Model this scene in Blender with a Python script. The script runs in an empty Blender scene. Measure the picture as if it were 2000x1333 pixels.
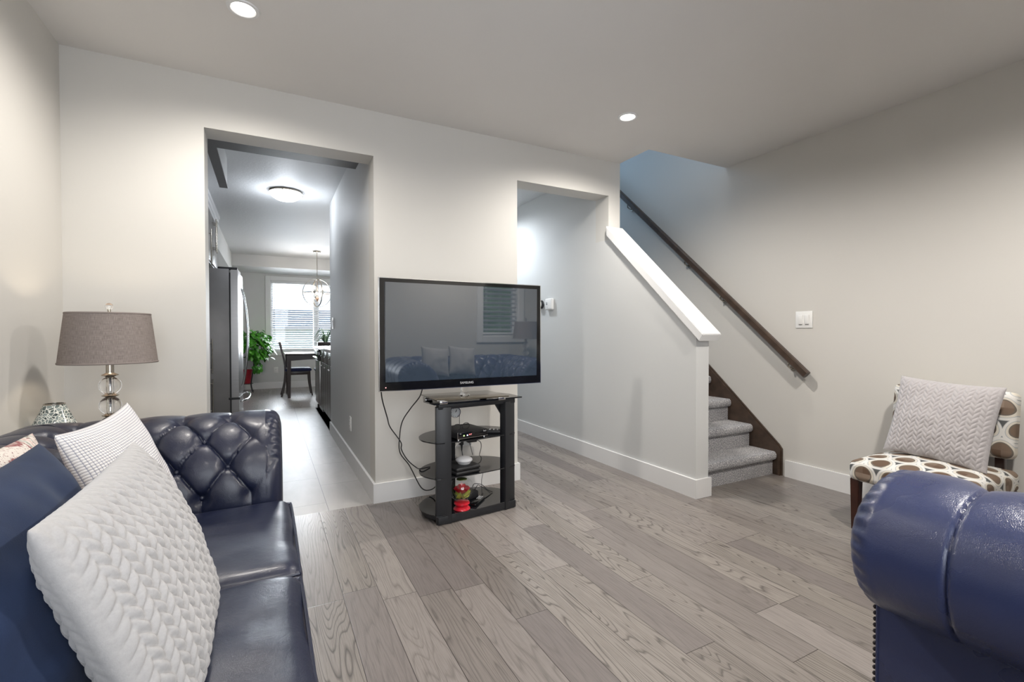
import bpy, bmesh, math, random
from mathutils import Vector, Matrix, noise
random.seed(7)
PI = math.pi
sc = bpy.context.scene
COL = sc.collection

# ------------------------------------------------------------------ camera
YAW, PITCH, ROLL = .4786, -.0149, -.0015
CAMP = Vector((-.4239, -3.0626, 1.0834))
fw = Vector((math.sin(YAW)*math.cos(PITCH), math.cos(YAW)*math.cos(PITCH), math.sin(PITCH)))
rt = Vector((math.cos(YAW), -math.sin(YAW), 0)); up = rt.cross(fw)
cr, sr = math.cos(ROLL), math.sin(ROLL)
r2, u2 = rt*cr+up*sr, up*cr-rt*sr
cam = bpy.data.cameras.new('camera'); cam.sensor_width = 36; cam.lens = 915.36*36/2000
cam.clip_start = .02; cam.clip_end = 200
co = bpy.data.objects.new('camera', cam); COL.objects.link(co)
co.matrix_world = Matrix(((r2.x, u2.x, -fw.x, CAMP.x), (r2.y, u2.y, -fw.y, CAMP.y), (r2.z, u2.z, -fw.z, CAMP.z), (0, 0, 0, 1)))
sc.camera = co

# ------------------------------------------------------------------ world, light, exposure
sc.view_settings.view_transform = 'Standard'; sc.view_settings.look = 'None'
sc.view_settings.gamma = 1; sc.view_settings.use_curve_mapping = False
sc.view_settings.exposure = 0.0
sc.cycles.use_denoising = True
sc.cycles.max_bounces = 10; sc.cycles.diffuse_bounces = 6; sc.cycles.glossy_bounces = 5
sc.cycles.transmission_bounces = 8; sc.cycles.transparent_max_bounces = 12
sc.cycles.sample_clamp_indirect = 6; sc.cycles.caustics_refractive = False; sc.cycles.caustics_reflective = False
W = bpy.data.worlds.new('sky'); sc.world = W; W.use_nodes = True
wn, wl = W.node_tree.nodes, W.node_tree.links
bg = wn['Background']; tcw = wn.new('ShaderNodeTexCoord'); spw = wn.new('ShaderNodeSeparateXYZ'); rw = wn.new('ShaderNodeValToRGB')
wl.new(tcw.outputs['Generated'], spw.inputs[0]); wl.new(spw.outputs['Z'], rw.inputs[0]); wl.new(rw.outputs[0], bg.inputs[0])
rw.color_ramp.elements[0].position = 0; rw.color_ramp.elements[0].color = (.55, .66, .8, 1)
rw.color_ramp.elements[1].position = .35; rw.color_ramp.elements[1].color = (.86, .93, 1, 1)
bg.inputs[1].default_value = 2.2

def area(name, loc, direction, sx, sy, power, color, portal=False, spread=PI):
    l = bpy.data.lights.new(name, 'AREA'); l.shape = 'RECTANGLE'; l.size = sx; l.size_y = sy
    l.energy = power; l.color = color; l.spread = spread
    if portal: l.cycles.is_portal = True
    o = bpy.data.objects.new(name, l); COL.objects.link(o); o.location = loc
    o.rotation_euler = Vector(direction).to_track_quat('-Z', 'Y').to_euler(); return o
def spot(name, loc, power, color, size=2.9, blend=.7, radius=.05):
    l = bpy.data.lights.new(name, 'SPOT'); l.energy = power; l.color = color; l.spot_size = size; l.spot_blend = blend
    l.shadow_soft_size = radius
    o = bpy.data.objects.new(name, l); COL.objects.link(o); o.location = loc; return o
def point(name, loc, power, color, radius=.05):
    l = bpy.data.lights.new(name, 'POINT'); l.energy = power; l.color = color; l.shadow_soft_size = radius
    o = bpy.data.objects.new(name, l); COL.objects.link(o); o.location = loc; return o

LIVING_SPOTS = [(-.511, -.70), (1.664, -.68), (-.511, -2.7), (1.664, -2.7)]
WARM = (1, .945, .875); COOL = (.78, .88, 1)
# soft fill at a wide window added unseen behind the camera
area('fill_added_window', (-.25, -3.80, 1.40), (0, 1, 0), 1.7, 1.5, 45, (.93, .96, 1))
area('daylight_dining_window', (.50, 7.72, 1.46), (0, -1, 0), 1.7, 1.35, 260, (.86, .93, 1))
area('daylight_upstairs', (2.6, 3.3, 4.2), (0, -1, -.25), .7, 1.2, 56, (.42, .68, 1))
for i, (x, y) in enumerate(LIVING_SPOTS):
    spot('ceiling_downlight_beam', (x, y, 2.470), (76, 96, 34, 172)[i], WARM)
point('dome_lamp_bulb', (-.262, 2.10, 2.36), 15, (.86, .92, 1), .09)
spot('hall_lamp_beam', (1.55, 1.6, 2.46), 75, (.86, .93, 1), 2.9, .8, .06)
point('table_lamp_bulb', (-1.050, -.40, 1.09), 1.9, (1, .84, .62), .03)
point('dining_bulb_light', (.315, 5.6, 1.78), 28, (1, .90, .80), .05)

# ------------------------------------------------------------------ material helpers
def lin(r, g, b):
    f = lambda c: (c/255/12.92 if c <= 10 else ((c/255+.055)/1.055)**2.4)
    return (f(r), f(g), f(b), 1)
class NT:
    def __init__(s, name):
        s.m = bpy.data.materials.new(name); s.m.use_nodes = True; s.t = s.m.node_tree
        s.b = s.t.nodes['Principled BSDF']; s.out = s.t.nodes['Material Output']
    def n(s, typ, **kw):
        nd = s.t.nodes.new(typ)
        for k, v in kw.items(): setattr(nd, k, v)
        return nd
    def l(s, a, b): s.t.links.new(a, b)
    def val(s, sock, v):
        if hasattr(v, 'is_output') or isinstance(v, bpy.types.NodeSocket): s.l(v, sock)
        else: sock.default_value = v
    def math(s, op, a, b=0, c=None):
        nd = s.n('ShaderNodeMath', operation=op); s.val(nd.inputs[0], a); s.val(nd.inputs[1], b)
        if c is not None: s.val(nd.inputs[2], c)
        return nd.outputs[0]
    def comb(s, x, y, z=0):
        nd = s.n('ShaderNodeCombineXYZ'); s.val(nd.inputs[0], x); s.val(nd.inputs[1], y); s.val(nd.inputs[2], z); return nd.outputs[0]
    def xyz(s, kind='Object'):
        tc = s.n('ShaderNodeTexCoord'); sp = s.n('ShaderNodeSeparateXYZ'); s.l(tc.outputs[kind], sp.inputs[0]); s.tc = tc.outputs[kind]
        return sp.outputs[0], sp.outputs[1], sp.outputs[2]
    def noise(s, vec, scale, detail=3, rough=.5, dist=0):
        nd = s.n('ShaderNodeTexNoise'); s.l(vec, nd.inputs['Vector']); nd.inputs['Scale'].default_value = scale
        nd.inputs['Detail'].default_value = detail; nd.inputs['Roughness'].default_value = rough; nd.inputs['Distortion'].default_value = dist
        return nd.outputs['Fac']
    def white(s, vec):
        nd = s.n('ShaderNodeTexWhiteNoise', noise_dimensions='3D'); s.l(vec, nd.inputs['Vector']); return nd.outputs['Value'], nd.outputs['Color']
    def ramp(s, fac, stops, const=False):
        nd = s.n('ShaderNodeValToRGB'); s.l(fac, nd.inputs[0]); cr = nd.color_ramp
        if const: cr.interpolation = 'CONSTANT'
        while len(cr.elements) < len(stops): cr.elements.new(.5)
        for e, (p, c) in zip(cr.elements, stops):
            e.position = p; e.color = c if len(c) == 4 else (*c, 1)
        return nd.outputs[0]
    def mix(s, fac, a, b, mode='MIX'):
        nd = s.n('ShaderNodeMix', data_type='RGBA', blend_type=mode)
        s.val(nd.inputs[0], fac)
        for sk, v in ((nd.inputs[6], a), (nd.inputs[7], b)):
            if isinstance(v, bpy.types.NodeSocket): s.l(v, sk)
            else: sk.default_value = v if len(v) == 4 else (*v, 1)
        return nd.outputs[2]
    def bump(s, h, strength=.3, dist=.002):
        nd = s.n('ShaderNodeBump'); s.l(h, nd.inputs['Height']); nd.inputs['Strength'].default_value = strength
        nd.inputs['Distance'].default_value = dist; s.l(nd.outputs[0], s.b.inputs['Normal']); return nd
    def set(s, color=None, rough=None, metal=None, **kw):
        i = s.b.inputs
        if color is not None: s.val(i['Base Color'], color if isinstance(color, bpy.types.NodeSocket) else (color if len(color) == 4 else (*color, 1)))
        if rough is not None: s.val(i['Roughness'], rough)
        if metal is not None: i['Metallic'].default_value = metal
        for k, v in kw.items():
            if k == 'spec': i['Specular IOR Level'].default_value = v
            elif k == 'ior': i['IOR'].default_value = v
            elif k == 'coat': i['Coat Weight'].default_value = v
            elif k == 'coat_rough': i['Coat Roughness'].default_value = v
            elif k == 'trans': i['Transmission Weight'].default_value = v
            elif k == 'sheen': i['Sheen Weight'].default_value = v
            elif k == 'emit': i['Emission Color'].default_value = (*v[0], 1); i['Emission Strength'].default_value = v[1]
        return s
def flat(name, color, rough=.5, metal=0, noise_amt=.06, scale=30, bump=0, **kw):
    """plain colour broken up by a little noise"""
    t = NT(name); t.xyz(); n = t.noise(t.tc, scale, 3)
    c = color if len(color) == 4 else (*color, 1)
    lo = tuple(v*(1-noise_amt) for v in c[:3])+(1,); hi = tuple(min(1, v*(1+noise_amt)) for v in c[:3])+(1,)
    t.set(t.ramp(n, [(.3, lo), (.7, hi)]), rough, metal, **kw)
    if bump: t.bump(t.noise(t.tc, scale*6, 2), bump, .002)
    return t.m

M = {}
def wallpaint(name, color, bs=.06, sc_=260, rough=.6):
    t = NT(name); t.xyz(); n = t.noise(t.tc, 1.3, 2)
    c = color[:3]
    t.set(t.ramp(n, [(.3, tuple(v*.985 for v in c)), (.7, tuple(min(1, v*1.015) for v in c))]), rough, spec=.3)
    t.bump(t.noise(t.tc, sc_, 3, .6), bs, .003); return t.m
M['wall'] = wallpaint('greige_wall_paint', (.595, .580, .550))
M['hallwall'] = wallpaint('pale_grey_wall_paint', (.60, .605, .60))
M['ceil'] = wallpaint('ceiling_paint', (.70, .68, .66), .1, 120, .75)
M['kceil'] = wallpaint('textured_ceiling_paint', (.60, .61, .62), .55, 45, .6)
M['trim'] = flat('white_trim_paint', (.73, .73, .73), .35, 0, .01, 5, spec=.4)
M['underside'] = flat('shade_and_gap_brown', (.060, .052, .050), .5, 0, .08, 8)  # brown for the painted shade under the drop, and for rocker gaps

def wood_floor():
    t = NT('grey_oak_planks'); x, y, z = t.xyz()
    w, L = .14, 1.15
    cx = t.math('DIVIDE', t.math('ADD', x, .16+14), w); col = t.math('FLOOR', cx); fx = t.math('FRACT', cx)
    v1, _ = t.white(t.comb(col, 3.3, 1.7))
    ry = t.math('DIVIDE', t.math('ADD', y, t.math('MULTIPLY', v1, 5.0)), L); row = t.math('FLOOR', ry); fy = t.math('FRACT', ry)
    idv, idc = t.white(t.comb(col, row, 5.1)); idv2, _ = t.white(t.comb(row, col, 9.7))
    ex = t.math('MULTIPLY', t.math('MINIMUM', fx, t.math('SUBTRACT', 1, fx)), w)
    ey = t.math('MULTIPLY', t.math('MINIMUM', fy, t.math('SUBTRACT', 1, fy)), L)
    edge = t.math('MINIMUM', ex, ey)
    gap = t.math('LESS_THAN', edge, .0011)
    bev = t.math('SMOOTH_MIN', edge, .003, .002)
    # cathedral grain = contour lines of a noise stretched along the plank
    gv = t.comb(t.math('ADD', t.math('MULTIPLY', x, 9.0), t.math('MULTIPLY', idv, 91)), t.math('ADD', t.math('MULTIPLY', y, .80), t.math('MULTIPLY', idv2, 57)), t.math('MULTIPLY', idv, 13))
    n1 = t.noise(gv, 1.0, 1.6, .4, .2)
    freq = t.math('ADD', 16, t.math('MULTIPLY', idv2, 18))
    rings = t.math('FRACT', t.math('MULTIPLY', n1, freq))
    line = t.ramp(rings, [(0, (1, 1, 1)), (.08, (.5, .5, .5)), (.26, (0, 0, 0)), (.86, (0, 0, 0)), (1, (1, 1, 1))])
    fine = t.noise(t.comb(t.math('MULTIPLY', x, 420), t.math('MULTIPLY', y, 9), idv), 1, 3, .6)
    pores = t.ramp(fine, [(.36, (1, 1, 1)), (.52, (0, 0, 0))])
    base = t.mix(idv, lin(116, 109, 107), lin(152, 145, 141))
    base = t.mix(t.math('MULTIPLY', idv2, .35), base, lin(142, 136, 124))
    blot = t.noise(t.comb(t.math('MULTIPLY', x, 3), t.math('MULTIPLY', y, 1.5), idv), 1.5, 2)
    base = t.mix(t.math('MULTIPLY', t.math('SUBTRACT', blot, .35), .5), base, lin(108, 102, 100))
    strength = t.math('MULTIPLY', t.math('ADD', .22, t.math('MULTIPLY', t.math('POWER', idv2, 1.2), .70)), line)
    c = t.mix(strength, base, lin(66, 60, 58))
    c = t.mix(t.math('MULTIPLY', pores, .36), c, lin(74, 68, 66))
    c = t.mix(gap, c, lin(52, 46, 42))
    t.set(c, t.math('ADD', .30, t.math('MULTIPLY', line, .1)), spec=.5)
    h = t.math('ADD', t.math('MULTIPLY', bev, 120), t.math('MULTIPLY', line, -.06))
    t.bump(h, .25, .004); return t.m
M['floor'] = wood_floor()
def tile_floor():
    t = NT('pale_grey_floor_tile'); x, y, z = t.xyz()
    w, L = .28, .585
    cx = t.math('DIVIDE', t.math('ADD', x, .105+2.8), w); col = t.math('FLOOR', cx); fx = t.math('FRACT', cx)
    off = t.math('MULTIPLY', t.math('MODULO', t.math('ADD', col, 1), 3), .2)
    ry = t.math('DIVIDE', t.math('ADD', t.math('SUBTRACT', y, .151), t.math('ADD', off, -.2+5.85)), L); row = t.math('FLOOR', ry); fy = t.math('FRACT', ry)
    idv, _ = t.white(t.comb(col, row, 2.2))
    ex = t.math('MULTIPLY', t.math('MINIMUM', fx, t.math('SUBTRACT', 1, fx)), w)
    ey = t.math('MULTIPLY', t.math('MINIMUM', fy, t.math('SUBTRACT', 1, fy)), L)
    g = t.math('LESS_THAN', t.math('MINIMUM', ex, ey), .0017)
    n = t.noise(t.comb(t.math('ADD', t.math('MULTIPLY', x, 6), t.math('MULTIPLY', idv, 40)), t.math('MULTIPLY', y, 1.4), idv), 2.0, 4, .6, .6)
    c = t.mix(n, lin(150, 146, 142), lin(184, 181, 178))
    c = t.mix(g, c, lin(96, 94, 94)); t.set(c, .42, spec=.35)
    t.bump(t.math('SUBTRACT', 1, g), .2, .002); return t.m
M['tile'] = tile_floor()

def leather(name, c0, c1, rough=.30):
    t = NT(name); t.xyz(); vor = t.n('ShaderNodeTexVoronoi', feature='DISTANCE_TO_EDGE'); t.l(t.tc, vor.inputs['Vector']); vor.inputs['Scale'].default_value = 420
    n = t.noise(t.tc, 5, 3); cre = t.noise(t.tc, 26, 4, .6, 1.2)
    t.set(t.mix(n, c0, c1), t.math('ADD', rough-.05, t.math('MULTIPLY', n, .12)), spec=.55, coat=.12, coat_rough=.2)
    h = t.math('ADD', t.math('MULTIPLY', t.math('MINIMUM', vor.outputs['Distance'], .25), .5), t.math('MULTIPLY', cre, 1.0))
    t.bump(h, .30, .0035); return t.m
M['leather'] = leather('navy_leather', (.006, .009, .025, 1), (.009, .013, .038, 1))
M['leather2'] = leather('mid_navy_leather', (.026, .036, .095, 1), (.034, .046, .125, 1), .27)
M['stud'] = flat('dark_brass_stud', (.10, .09, .09), .3, 1)
M['darkwood'] = flat('espresso_wood', (.030, .018, .014), .28, 0, .2, 12, spec=.5)
M['redwood'] = flat('mahogany_wood', (.035, .010, .006), .3, 0, .3, 12)
M['railwood'] = flat('dark_stained_rail', (.055, .036, .026), .32, 0, .3, 16)
M['black'] = flat('black_powder_coat', (.014, .015, .018), .42, 0, .1, 20)
M['blackgloss'] = flat('black_gloss_plastic', (.006, .006, .007), .08, 0, .05, 20, spec=.6)
M['blackmatte'] = flat('black_plastic', (.018, .018, .02), .5, 0, .1, 20)
M['glassblack'] = flat('tinted_black_glass', (.012, .013, .016), .05, 0, .05, 10, ior=1.7)
M['glassbronze'] = flat('bronze_tinted_glass', (.060, .050, .035), .05, 0, .05, 10, ior=1.8)
M['chrome'] = flat('polished_chrome', (.75, .75, .76), .12, 1, .02)
M['nickel'] = flat('brushed_nickel', (.52, .48, .42), .24, 1, .04)
M['steel'] = None
t = NT('brushed_steel'); x, y, z = t.xyz(); n = t.noise(t.comb(t.math('MULTIPLY', x, 4), t.math('MULTIPLY', y, 4), t.math('MULTIPLY', z, 260)), 1, 2)
t.set(t.mix(n, (.30, .29, .285), (.40, .39, .385)), .3, 1); M['steel'] = t.m
t = NT('grey_fridge_side'); t.xyz(); n = t.noise(t.tc, 90, 3); n2 = t.noise(t.tc, 5, 2)
t.set(t.mix(n2, (.19, .182, .18), (.27, .262, .262)), .42, .5); t.bump(n, .25, .002); M['fridgeside'] = t.m
t = NT('cabinet_wood'); x, y, z = t.xyz(); n = t.noise(t.comb(t.math('MULTIPLY', x, 30), t.math('MULTIPLY', y, 30), t.math('MULTIPLY', z, 2)), 2, 4, .6)
t.set(t.mix(n, (.055, .045, .042), (.085, .072, .066)), .3); M['cab'] = t.m
M['white'] = flat('white_plastic', (.80, .80, .79), .35, 0, .01, 10)
M['offwhite'] = flat('soft_white_plastic', (.62, .62, .64), .5, 0, .02, 10)
M['countertop'] = flat('pale_stone_counter', (.62, .61, .60), .25, 0, .12, 60)
t = NT('clear_glass'); t.set((1, 1, 1), .0, 0, trans=1, ior=1.45); M['glass'] = t.m
t = NT('window_glass')
tr = t.n('ShaderNodeBsdfTransparent'); gl = t.n('ShaderNodeBsdfGlossy'); gl.inputs['Roughness'].default_value = .02; fr = t.n('ShaderNodeFresnel'); fr.inputs[0].default_value = 1.45
mx = t.n('ShaderNodeMixShader'); t.l(fr.outputs[0], mx.inputs[0]); t.l(tr.outputs[0], mx.inputs[1]); t.l(gl.outputs[0], mx.inputs[2]); t.l(mx.outputs[0], t.out.inputs[0]); M['pane'] = t.m
t = NT('thin_clear_glass')
tr = t.n('ShaderNodeBsdfTransparent'); gl = t.n('ShaderNodeBsdfGlossy'); gl.inputs['Roughness'].default_value = .02; fr = t.n('ShaderNodeLayerWeight'); fr.inputs[0].default_value = .25
fm = t.math('ADD', .09, t.math('MULTIPLY', t.math('POWER', fr.outputs['Facing'], 3), .45))
mx = t.n('ShaderNodeMixShader'); t.l(fm, mx.inputs[0]); t.l(tr.outputs[0], mx.inputs[1]); t.l(gl.outputs[0], mx.inputs[2]); t.l(mx.outputs[0], t.out.inputs[0]); M['thinglass'] = t.m
def emis(name, c, s):
    t = NT(name); t.set((.8, .8, .8), .4, emit=(c, s)); return t.m
M['lamp_on'] = emis('lit_lens', (1, .96, .88), 9); M['dome_on'] = emis('lit_frosted_glass', (.95, .97, 1), 4.5); M['bulb_on'] = emis('lit_bulb', (1, .86, .7), 14)
M['led_r'] = emis('red_indicator', (1, .12, .12), 2); M['led_g'] = emis('green_indicator', (.5, 1, .1), 1.5); M['led_b'] = emis('pale_blue_indicator', (.6, .7, 1), 1.5)
def fabric(name, c0, c1, scale=700, rough=.9, bump=.3, sheen=.2):
    t = NT(name); x, y, z = t.xyz(); n = t.noise(t.tc, scale*.35, 3, .7)
    t.set(t.mix(n, c0, c1), rough, spec=.15, sheen=sheen); t.bump(n, bump, .002); return t.m
M['linen'] = None
t = NT('grey_linen_shade'); x, y, z = t.xyz('UV')
a_ = t.noise(t.comb(t.math('MULTIPLY', x, 25), t.math('MULTIPLY', y, 260)), 1, 2); b_ = t.noise(t.comb(t.math('MULTIPLY', x, 500), t.math('MULTIPLY', y, 14)), 1, 2)
m_ = t.math('MULTIPLY', t.math('ADD', a_, b_), .5); t.set(t.ramp(m_, [(.35, lin(118, 108, 104)), (.65, lin(152, 143, 138))]), .9, spec=.1); t.bump(m_, .3, .002); M['linen'] = t.m
M['cable'] = fabric('ivory_plush', lin(156, 154, 154), lin(176, 174, 174), 500, .95, .25, .4)
M['cable2'] = fabric('dove_grey_knit', lin(160, 156, 158), lin(190, 186, 187), 900, .95, .5, .3)
t = NT('blue_velvet'); t.xyz(); n = t.noise(t.tc, 6, 4, .6, .8); n2 = t.noise(t.tc, 500, 2)
t.set(t.mix(n, (.012, .018, .038), (.026, .042, .095)), .9, spec=.12, sheen=.06); t.bump(n2, .2, .002); M['velvet'] = t.m
t = NT('white_waffle_weave'); x, y, z = t.xyz('UV')
wx = t.math('ABSOLUTE', t.math('SINE', t.math('MULTIPLY', x, 48*PI))); wy = t.math('ABSOLUTE', t.math('SINE', t.math('MULTIPLY', y, 60*PI)))
wv = t.math('MULTIPLY', wx, wy); wm = t.ramp(wv, [(.05, lin(150, 152, 166)), (.32, lin(226, 224, 224))]); t.set(wm, .9, spec=.1); t.bump(wv, .5, .003); M['waffle'] = t.m
t = NT('cream_paisley_print'); x, y, z = t.xyz('UV')
vo = t.n('ShaderNodeTexVoronoi', feature='F1'); mp = t.comb(t.math('MULTIPLY', x, 3.2), t.math('MULTIPLY', y, 2.6)); t.l(mp, vo.inputs['Vector']); vo.inputs['Scale'].default_value = 1.6
nn = t.noise(mp, 14, 2); dd = t.math('ADD', vo.outputs['Distance'], t.math('MULTIPLY', t.math('SUBTRACT', nn, .5), .14))
pc = t.ramp(dd, [(0, lin(150, 96, 96)), (.10, lin(206, 190, 184)), (.17, lin(214, 204, 196)), (.20, lin(150, 158, 152)), (.25, lin(216, 206, 198)), (.36, lin(196, 170, 164)), (.40, lin(220, 210, 202)), (.50, lin(150, 158, 150)), (.54, lin(214, 206, 198)), (.62, lin(132, 66, 70)), (.66, lin(214, 206, 198))])
pc2 = t.mix(t.math('GREATER_THAN', t.noise(mp, 34, 2), .62), pc, lin(128, 84, 84)); t.set(pc2, .9, spec=.1); t.bump(nn, .3, .002); M['paisley'] = t.m
# ogee circles of the slipper chair
t = NT('ogee_circle_print'); x, y, z = t.xyz('UV')
def cell(ox, oy, t=t, x=x, y=y):
    u = t.math('SUBTRACT', t.math('FRACT', t.math('ADD', t.math('DIVIDE', x, .126), ox)), .5)
    v = t.math('SUBTRACT', t.math('FRACT', t.math('ADD', t.math('DIVIDE', y, .217), oy)), .5)
    v = t.math('MULTIPLY', v, 1.724)
    v2 = t.math('ADD', v, t.math('MULTIPLY', t.math('MULTIPLY', u, u), .55))
    return t.math('SQRT', t.math('ADD', t.math('MULTIPLY', u, u), t.math('MULTIPLY', v2, v2)))
dA, dB = cell(.5, .5), cell(0, 0)
d = t.math('MINIMUM', dA, dB)
pk = t.white(t.comb(t.math('FLOOR', t.math('ADD', t.math('DIVIDE', x, .126), .5)), t.math('FLOOR', t.math('ADD', t.math('DIVIDE', y, .217), .5)), 0))[0]
brown = t.mix(pk, lin(100, 80, 66), lin(146, 130, 116)); wob = t.noise(t.comb(x, y), 420, 2)
rg = t.ramp(d, [(0, (0, 0, 0)), (.285, lin(112, 104, 96)), (.325, lin(214, 208, 196)), (.40, lin(180, 184, 186)), (.425, lin(222, 220, 216)), (.515, lin(150, 154, 156)), (.535, lin(92, 94, 94))], True)
c = t.mix(t.math('LESS_THAN', d, .285), rg, brown)
diff = t.math('ABSOLUTE', t.math('SUBTRACT', dA, dB))
c = t.mix(t.math('MULTIPLY', t.math('SUBTRACT', wob, .4), .35), c, lin(90, 84, 80)); t.set(c, .85, spec=.15); t.bump(wob, .25, .002); M['ogee'] = t.m
t = NT('grey_cut_pile_carpet'); t.xyz(); n = t.noise(t.tc, 130, 3, .8); n2 = t.noise(t.tc, 9, 3); n3 = t.noise(t.tc, 70, 2)
c = t.ramp(n, [(.36, lin(84, 86, 92)), (.5, lin(158, 157, 160)), (.62, lin(222, 219, 218))]); c = t.mix(t.math('MULTIPLY', t.math('SUBTRACT', n2, .4), .9), c, lin(118, 118, 122))
t.set(c, 1, spec=.05, sheen=.3); t.bump(t.math('ADD', n, n3), .7, .008); M['carpet'] = t.m
t = NT('crackled_mirror_mosaic'); x, y, z = t.xyz(); vo = t.n('ShaderNodeTexVoronoi', feature='DISTANCE_TO_EDGE'); t.l(t.tc, vo.inputs['Vector']); vo.inputs['Scale'].default_value = 75; vo.inputs['Randomness'].default_value = 1
vc = t.n('ShaderNodeTexVoronoi'); t.l(t.tc, vc.inputs['Vector']); vc.inputs['Scale'].default_value = 75
k = t.math('LESS_THAN', vo.outputs['Distance'], .07); sepc = t.n('ShaderNodeSeparateXYZ'); t.l(vc.outputs['Color'], sepc.inputs[0])
cc = t.mix(sepc.outputs[0], (.015, .03, .032), (.26, .31, .31)); t.set(t.mix(k, cc, (.68, .70, .66)), .15, spec=.7); M['mosaic'] = t.m
M['leaf'] = None
t = NT('pothos_leaf'); x, y, z = t.xyz(); n = t.noise(t.tc, 9, 2); t.set(t.ramp(n, [(.3, (.015, .12, .008)), (.7, (.10, .42, .03))]), .4, spec=.4); M['leaf'] = t.m
t = NT('striped_leaf'); x, y, z = t.xyz(); n = t.noise(t.tc, 20, 2); t.set(t.ramp(n, [(.35, (.04, .10, .06)), (.7, (.22, .36, .22))]), .45); M['leaf2'] = t.m
M['redpot'] = flat('red_glazed_pot', (.40, .02, .035), .3, 0, .1)
M['red'] = flat('red_gloss', (.55, .015, .03), .12, 0, .15, 25, spec=.6)
M['rosegreen'] = flat('green_petal', (.36, .42, .05), .35, 0, .3, 30)
M['rosedark'] = flat('olive_leaf', (.05, .07, .01), .35, 0, .3, 30)
M['seatblue'] = flat('blue_seat_fabric', (.012, .018, .075), .7, 0, .2, 60)
M['blind'] = flat('white_blind_slat', (.82, .83, .84), .5, 0, .01, 10)
M['soil'] = flat('potting_soil', (.03, .02, .015), .9, 0, .3, 60)
M['siding'] = flat('pale_siding', (.52, .56, .60), .8, 0, .05, 3)
M['roof'] = flat('slate_roof', (.12, .15, .19), .8, 0, .15, 12)
M['lawn'] = flat('grass', (.10, .16, .06), .95, 0, .3, 4)
M['concrete'] = flat('concrete', (.45, .45, .45), .9, 0, .05, 4)
M['copper'] = flat('warm_metal', (.55, .42, .34), .25, 1, .03)
M['screen'] = None
t = NT('plasma_screen_glass'); t.xyz(); n = t.noise(t.tc, 2, 2); t.set(t.mix(n, (.036, .052, .072), (.042, .060, .082)), .025, spec=.5, ior=2.35); M['screen'] = t.m
t = NT('dial_paper'); t.set((.82, .83, .82), .4); M['dial'] = t.m

# ------------------------------------------------------------------ mesh helpers
def box(bm, x0, x1, y0, y1, z0, z1, bev=0, seg=2):
    ret = bmesh.ops.create_cube(bm, size=1); vs = ret['verts']
    bmesh.ops.scale(bm, vec=(x1-x0, y1-y0, z1-z0), verts=vs)
    bmesh.ops.translate(bm, vec=((x0+x1)/2, (y0+y1)/2, (z0+z1)/2), verts=vs)
    if bev:
        es = list({e for v in vs for e in v.link_edges})
        r = bmesh.ops.bevel(bm, geom=es, offset=bev, segments=seg, affect='EDGES', profile=.5)
        vs = list({v for f in r['faces'] for v in f.verts} | {v for v in vs if v.is_valid})
    return vs
def rotz(bm, vs, ang, c=(0, 0, 0), axis='Z'):
    bmesh.ops.rotate(bm, cent=c, matrix=Matrix.Rotation(ang, 3, axis), verts=vs)
def cyl(bm, p0, p1, r0, r1=None, n=16, cap=True):
    r1 = r0 if r1 is None else r1; p0, p1 = Vector(p0), Vector(p1); d = (p1-p0).normalized()
    a = d.orthogonal().normalized(); b = d.cross(a); A, B = [], []
    for i in range(n):
        q = a*math.cos(2*PI*i/n)+b*math.sin(2*PI*i/n); A.append(bm.verts.new(p0+q*r0)); B.append(bm.verts.new(p1+q*r1))
    for i in range(n): bm.faces.new((A[i], A[(i+1) % n], B[(i+1) % n], B[i]))
    if cap: bm.faces.new(A[::-1]); bm.faces.new(B)
    return A+B
def spline(pts, n=8):
    P = [Vector(p) for p in pts]; out = []
    for i in range(len(P)-1):
        p0, p1, p2, p3 = P[max(i-1, 0)], P[i], P[i+1], P[min(i+2, len(P)-1)]
        for k in range(n):
            s = k/n; out.append(.5*((2*p1)+(p2-p0)*s+(2*p0-5*p1+4*p2-p3)*s*s+(3*p1-p0-3*p2+p3)*s**3))
    out.append(P[-1]); return out
def tube(bm, pts, r, n=8, sm=6, closed=False):
    P = spline(pts, sm) if sm > 1 else [Vector(p) for p in pts]; rings = []; a = None
    rr = r if callable(r) else (lambda s: r)
    for i, p in enumerate(P):
        if closed: d = (P[(i+1) % len(P)]-P[i-1]).normalized()
        else: d = (P[min(i+1, len(P)-1)]-P[max(i-1, 0)]).normalized()
        a = d.orthogonal().normalized() if a is None else (a-d*a.dot(d)).normalized(); b = d.cross(a); R_ = rr(i/(len(P)-1))
        rings.append([bm.verts.new(p+(a*math.cos(2*PI*k/n)+b*math.sin(2*PI*k/n))*R_) for k in range(n)])
    m = len(rings)
    for i in range(m if closed else m-1):
        A, B = rings[i], rings[(i+1) % m]
        for k in range(n): bm.faces.new((A[k], A[(k+1) % n], B[(k+1) % n], B[k]))
    if not closed: bm.faces.new(rings[0][::-1]); bm.faces.new(rings[-1])
def circ(c, r, axis='Z', n=32, ang=0):
    c = Vector(c); out = []
    for i in range(n):
        q = 2*PI*i/n; v = Vector((math.cos(q)*r, math.sin(q)*r, 0))
        if axis == 'X': v = Vector((0, v.x, v.y))
        if axis == 'Y': v = Vector((v.x, 0, v.y))
        if ang: v = Matrix.Rotation(ang, 3, 'Z') @ v
        out.append(c+v)
    return out
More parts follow.
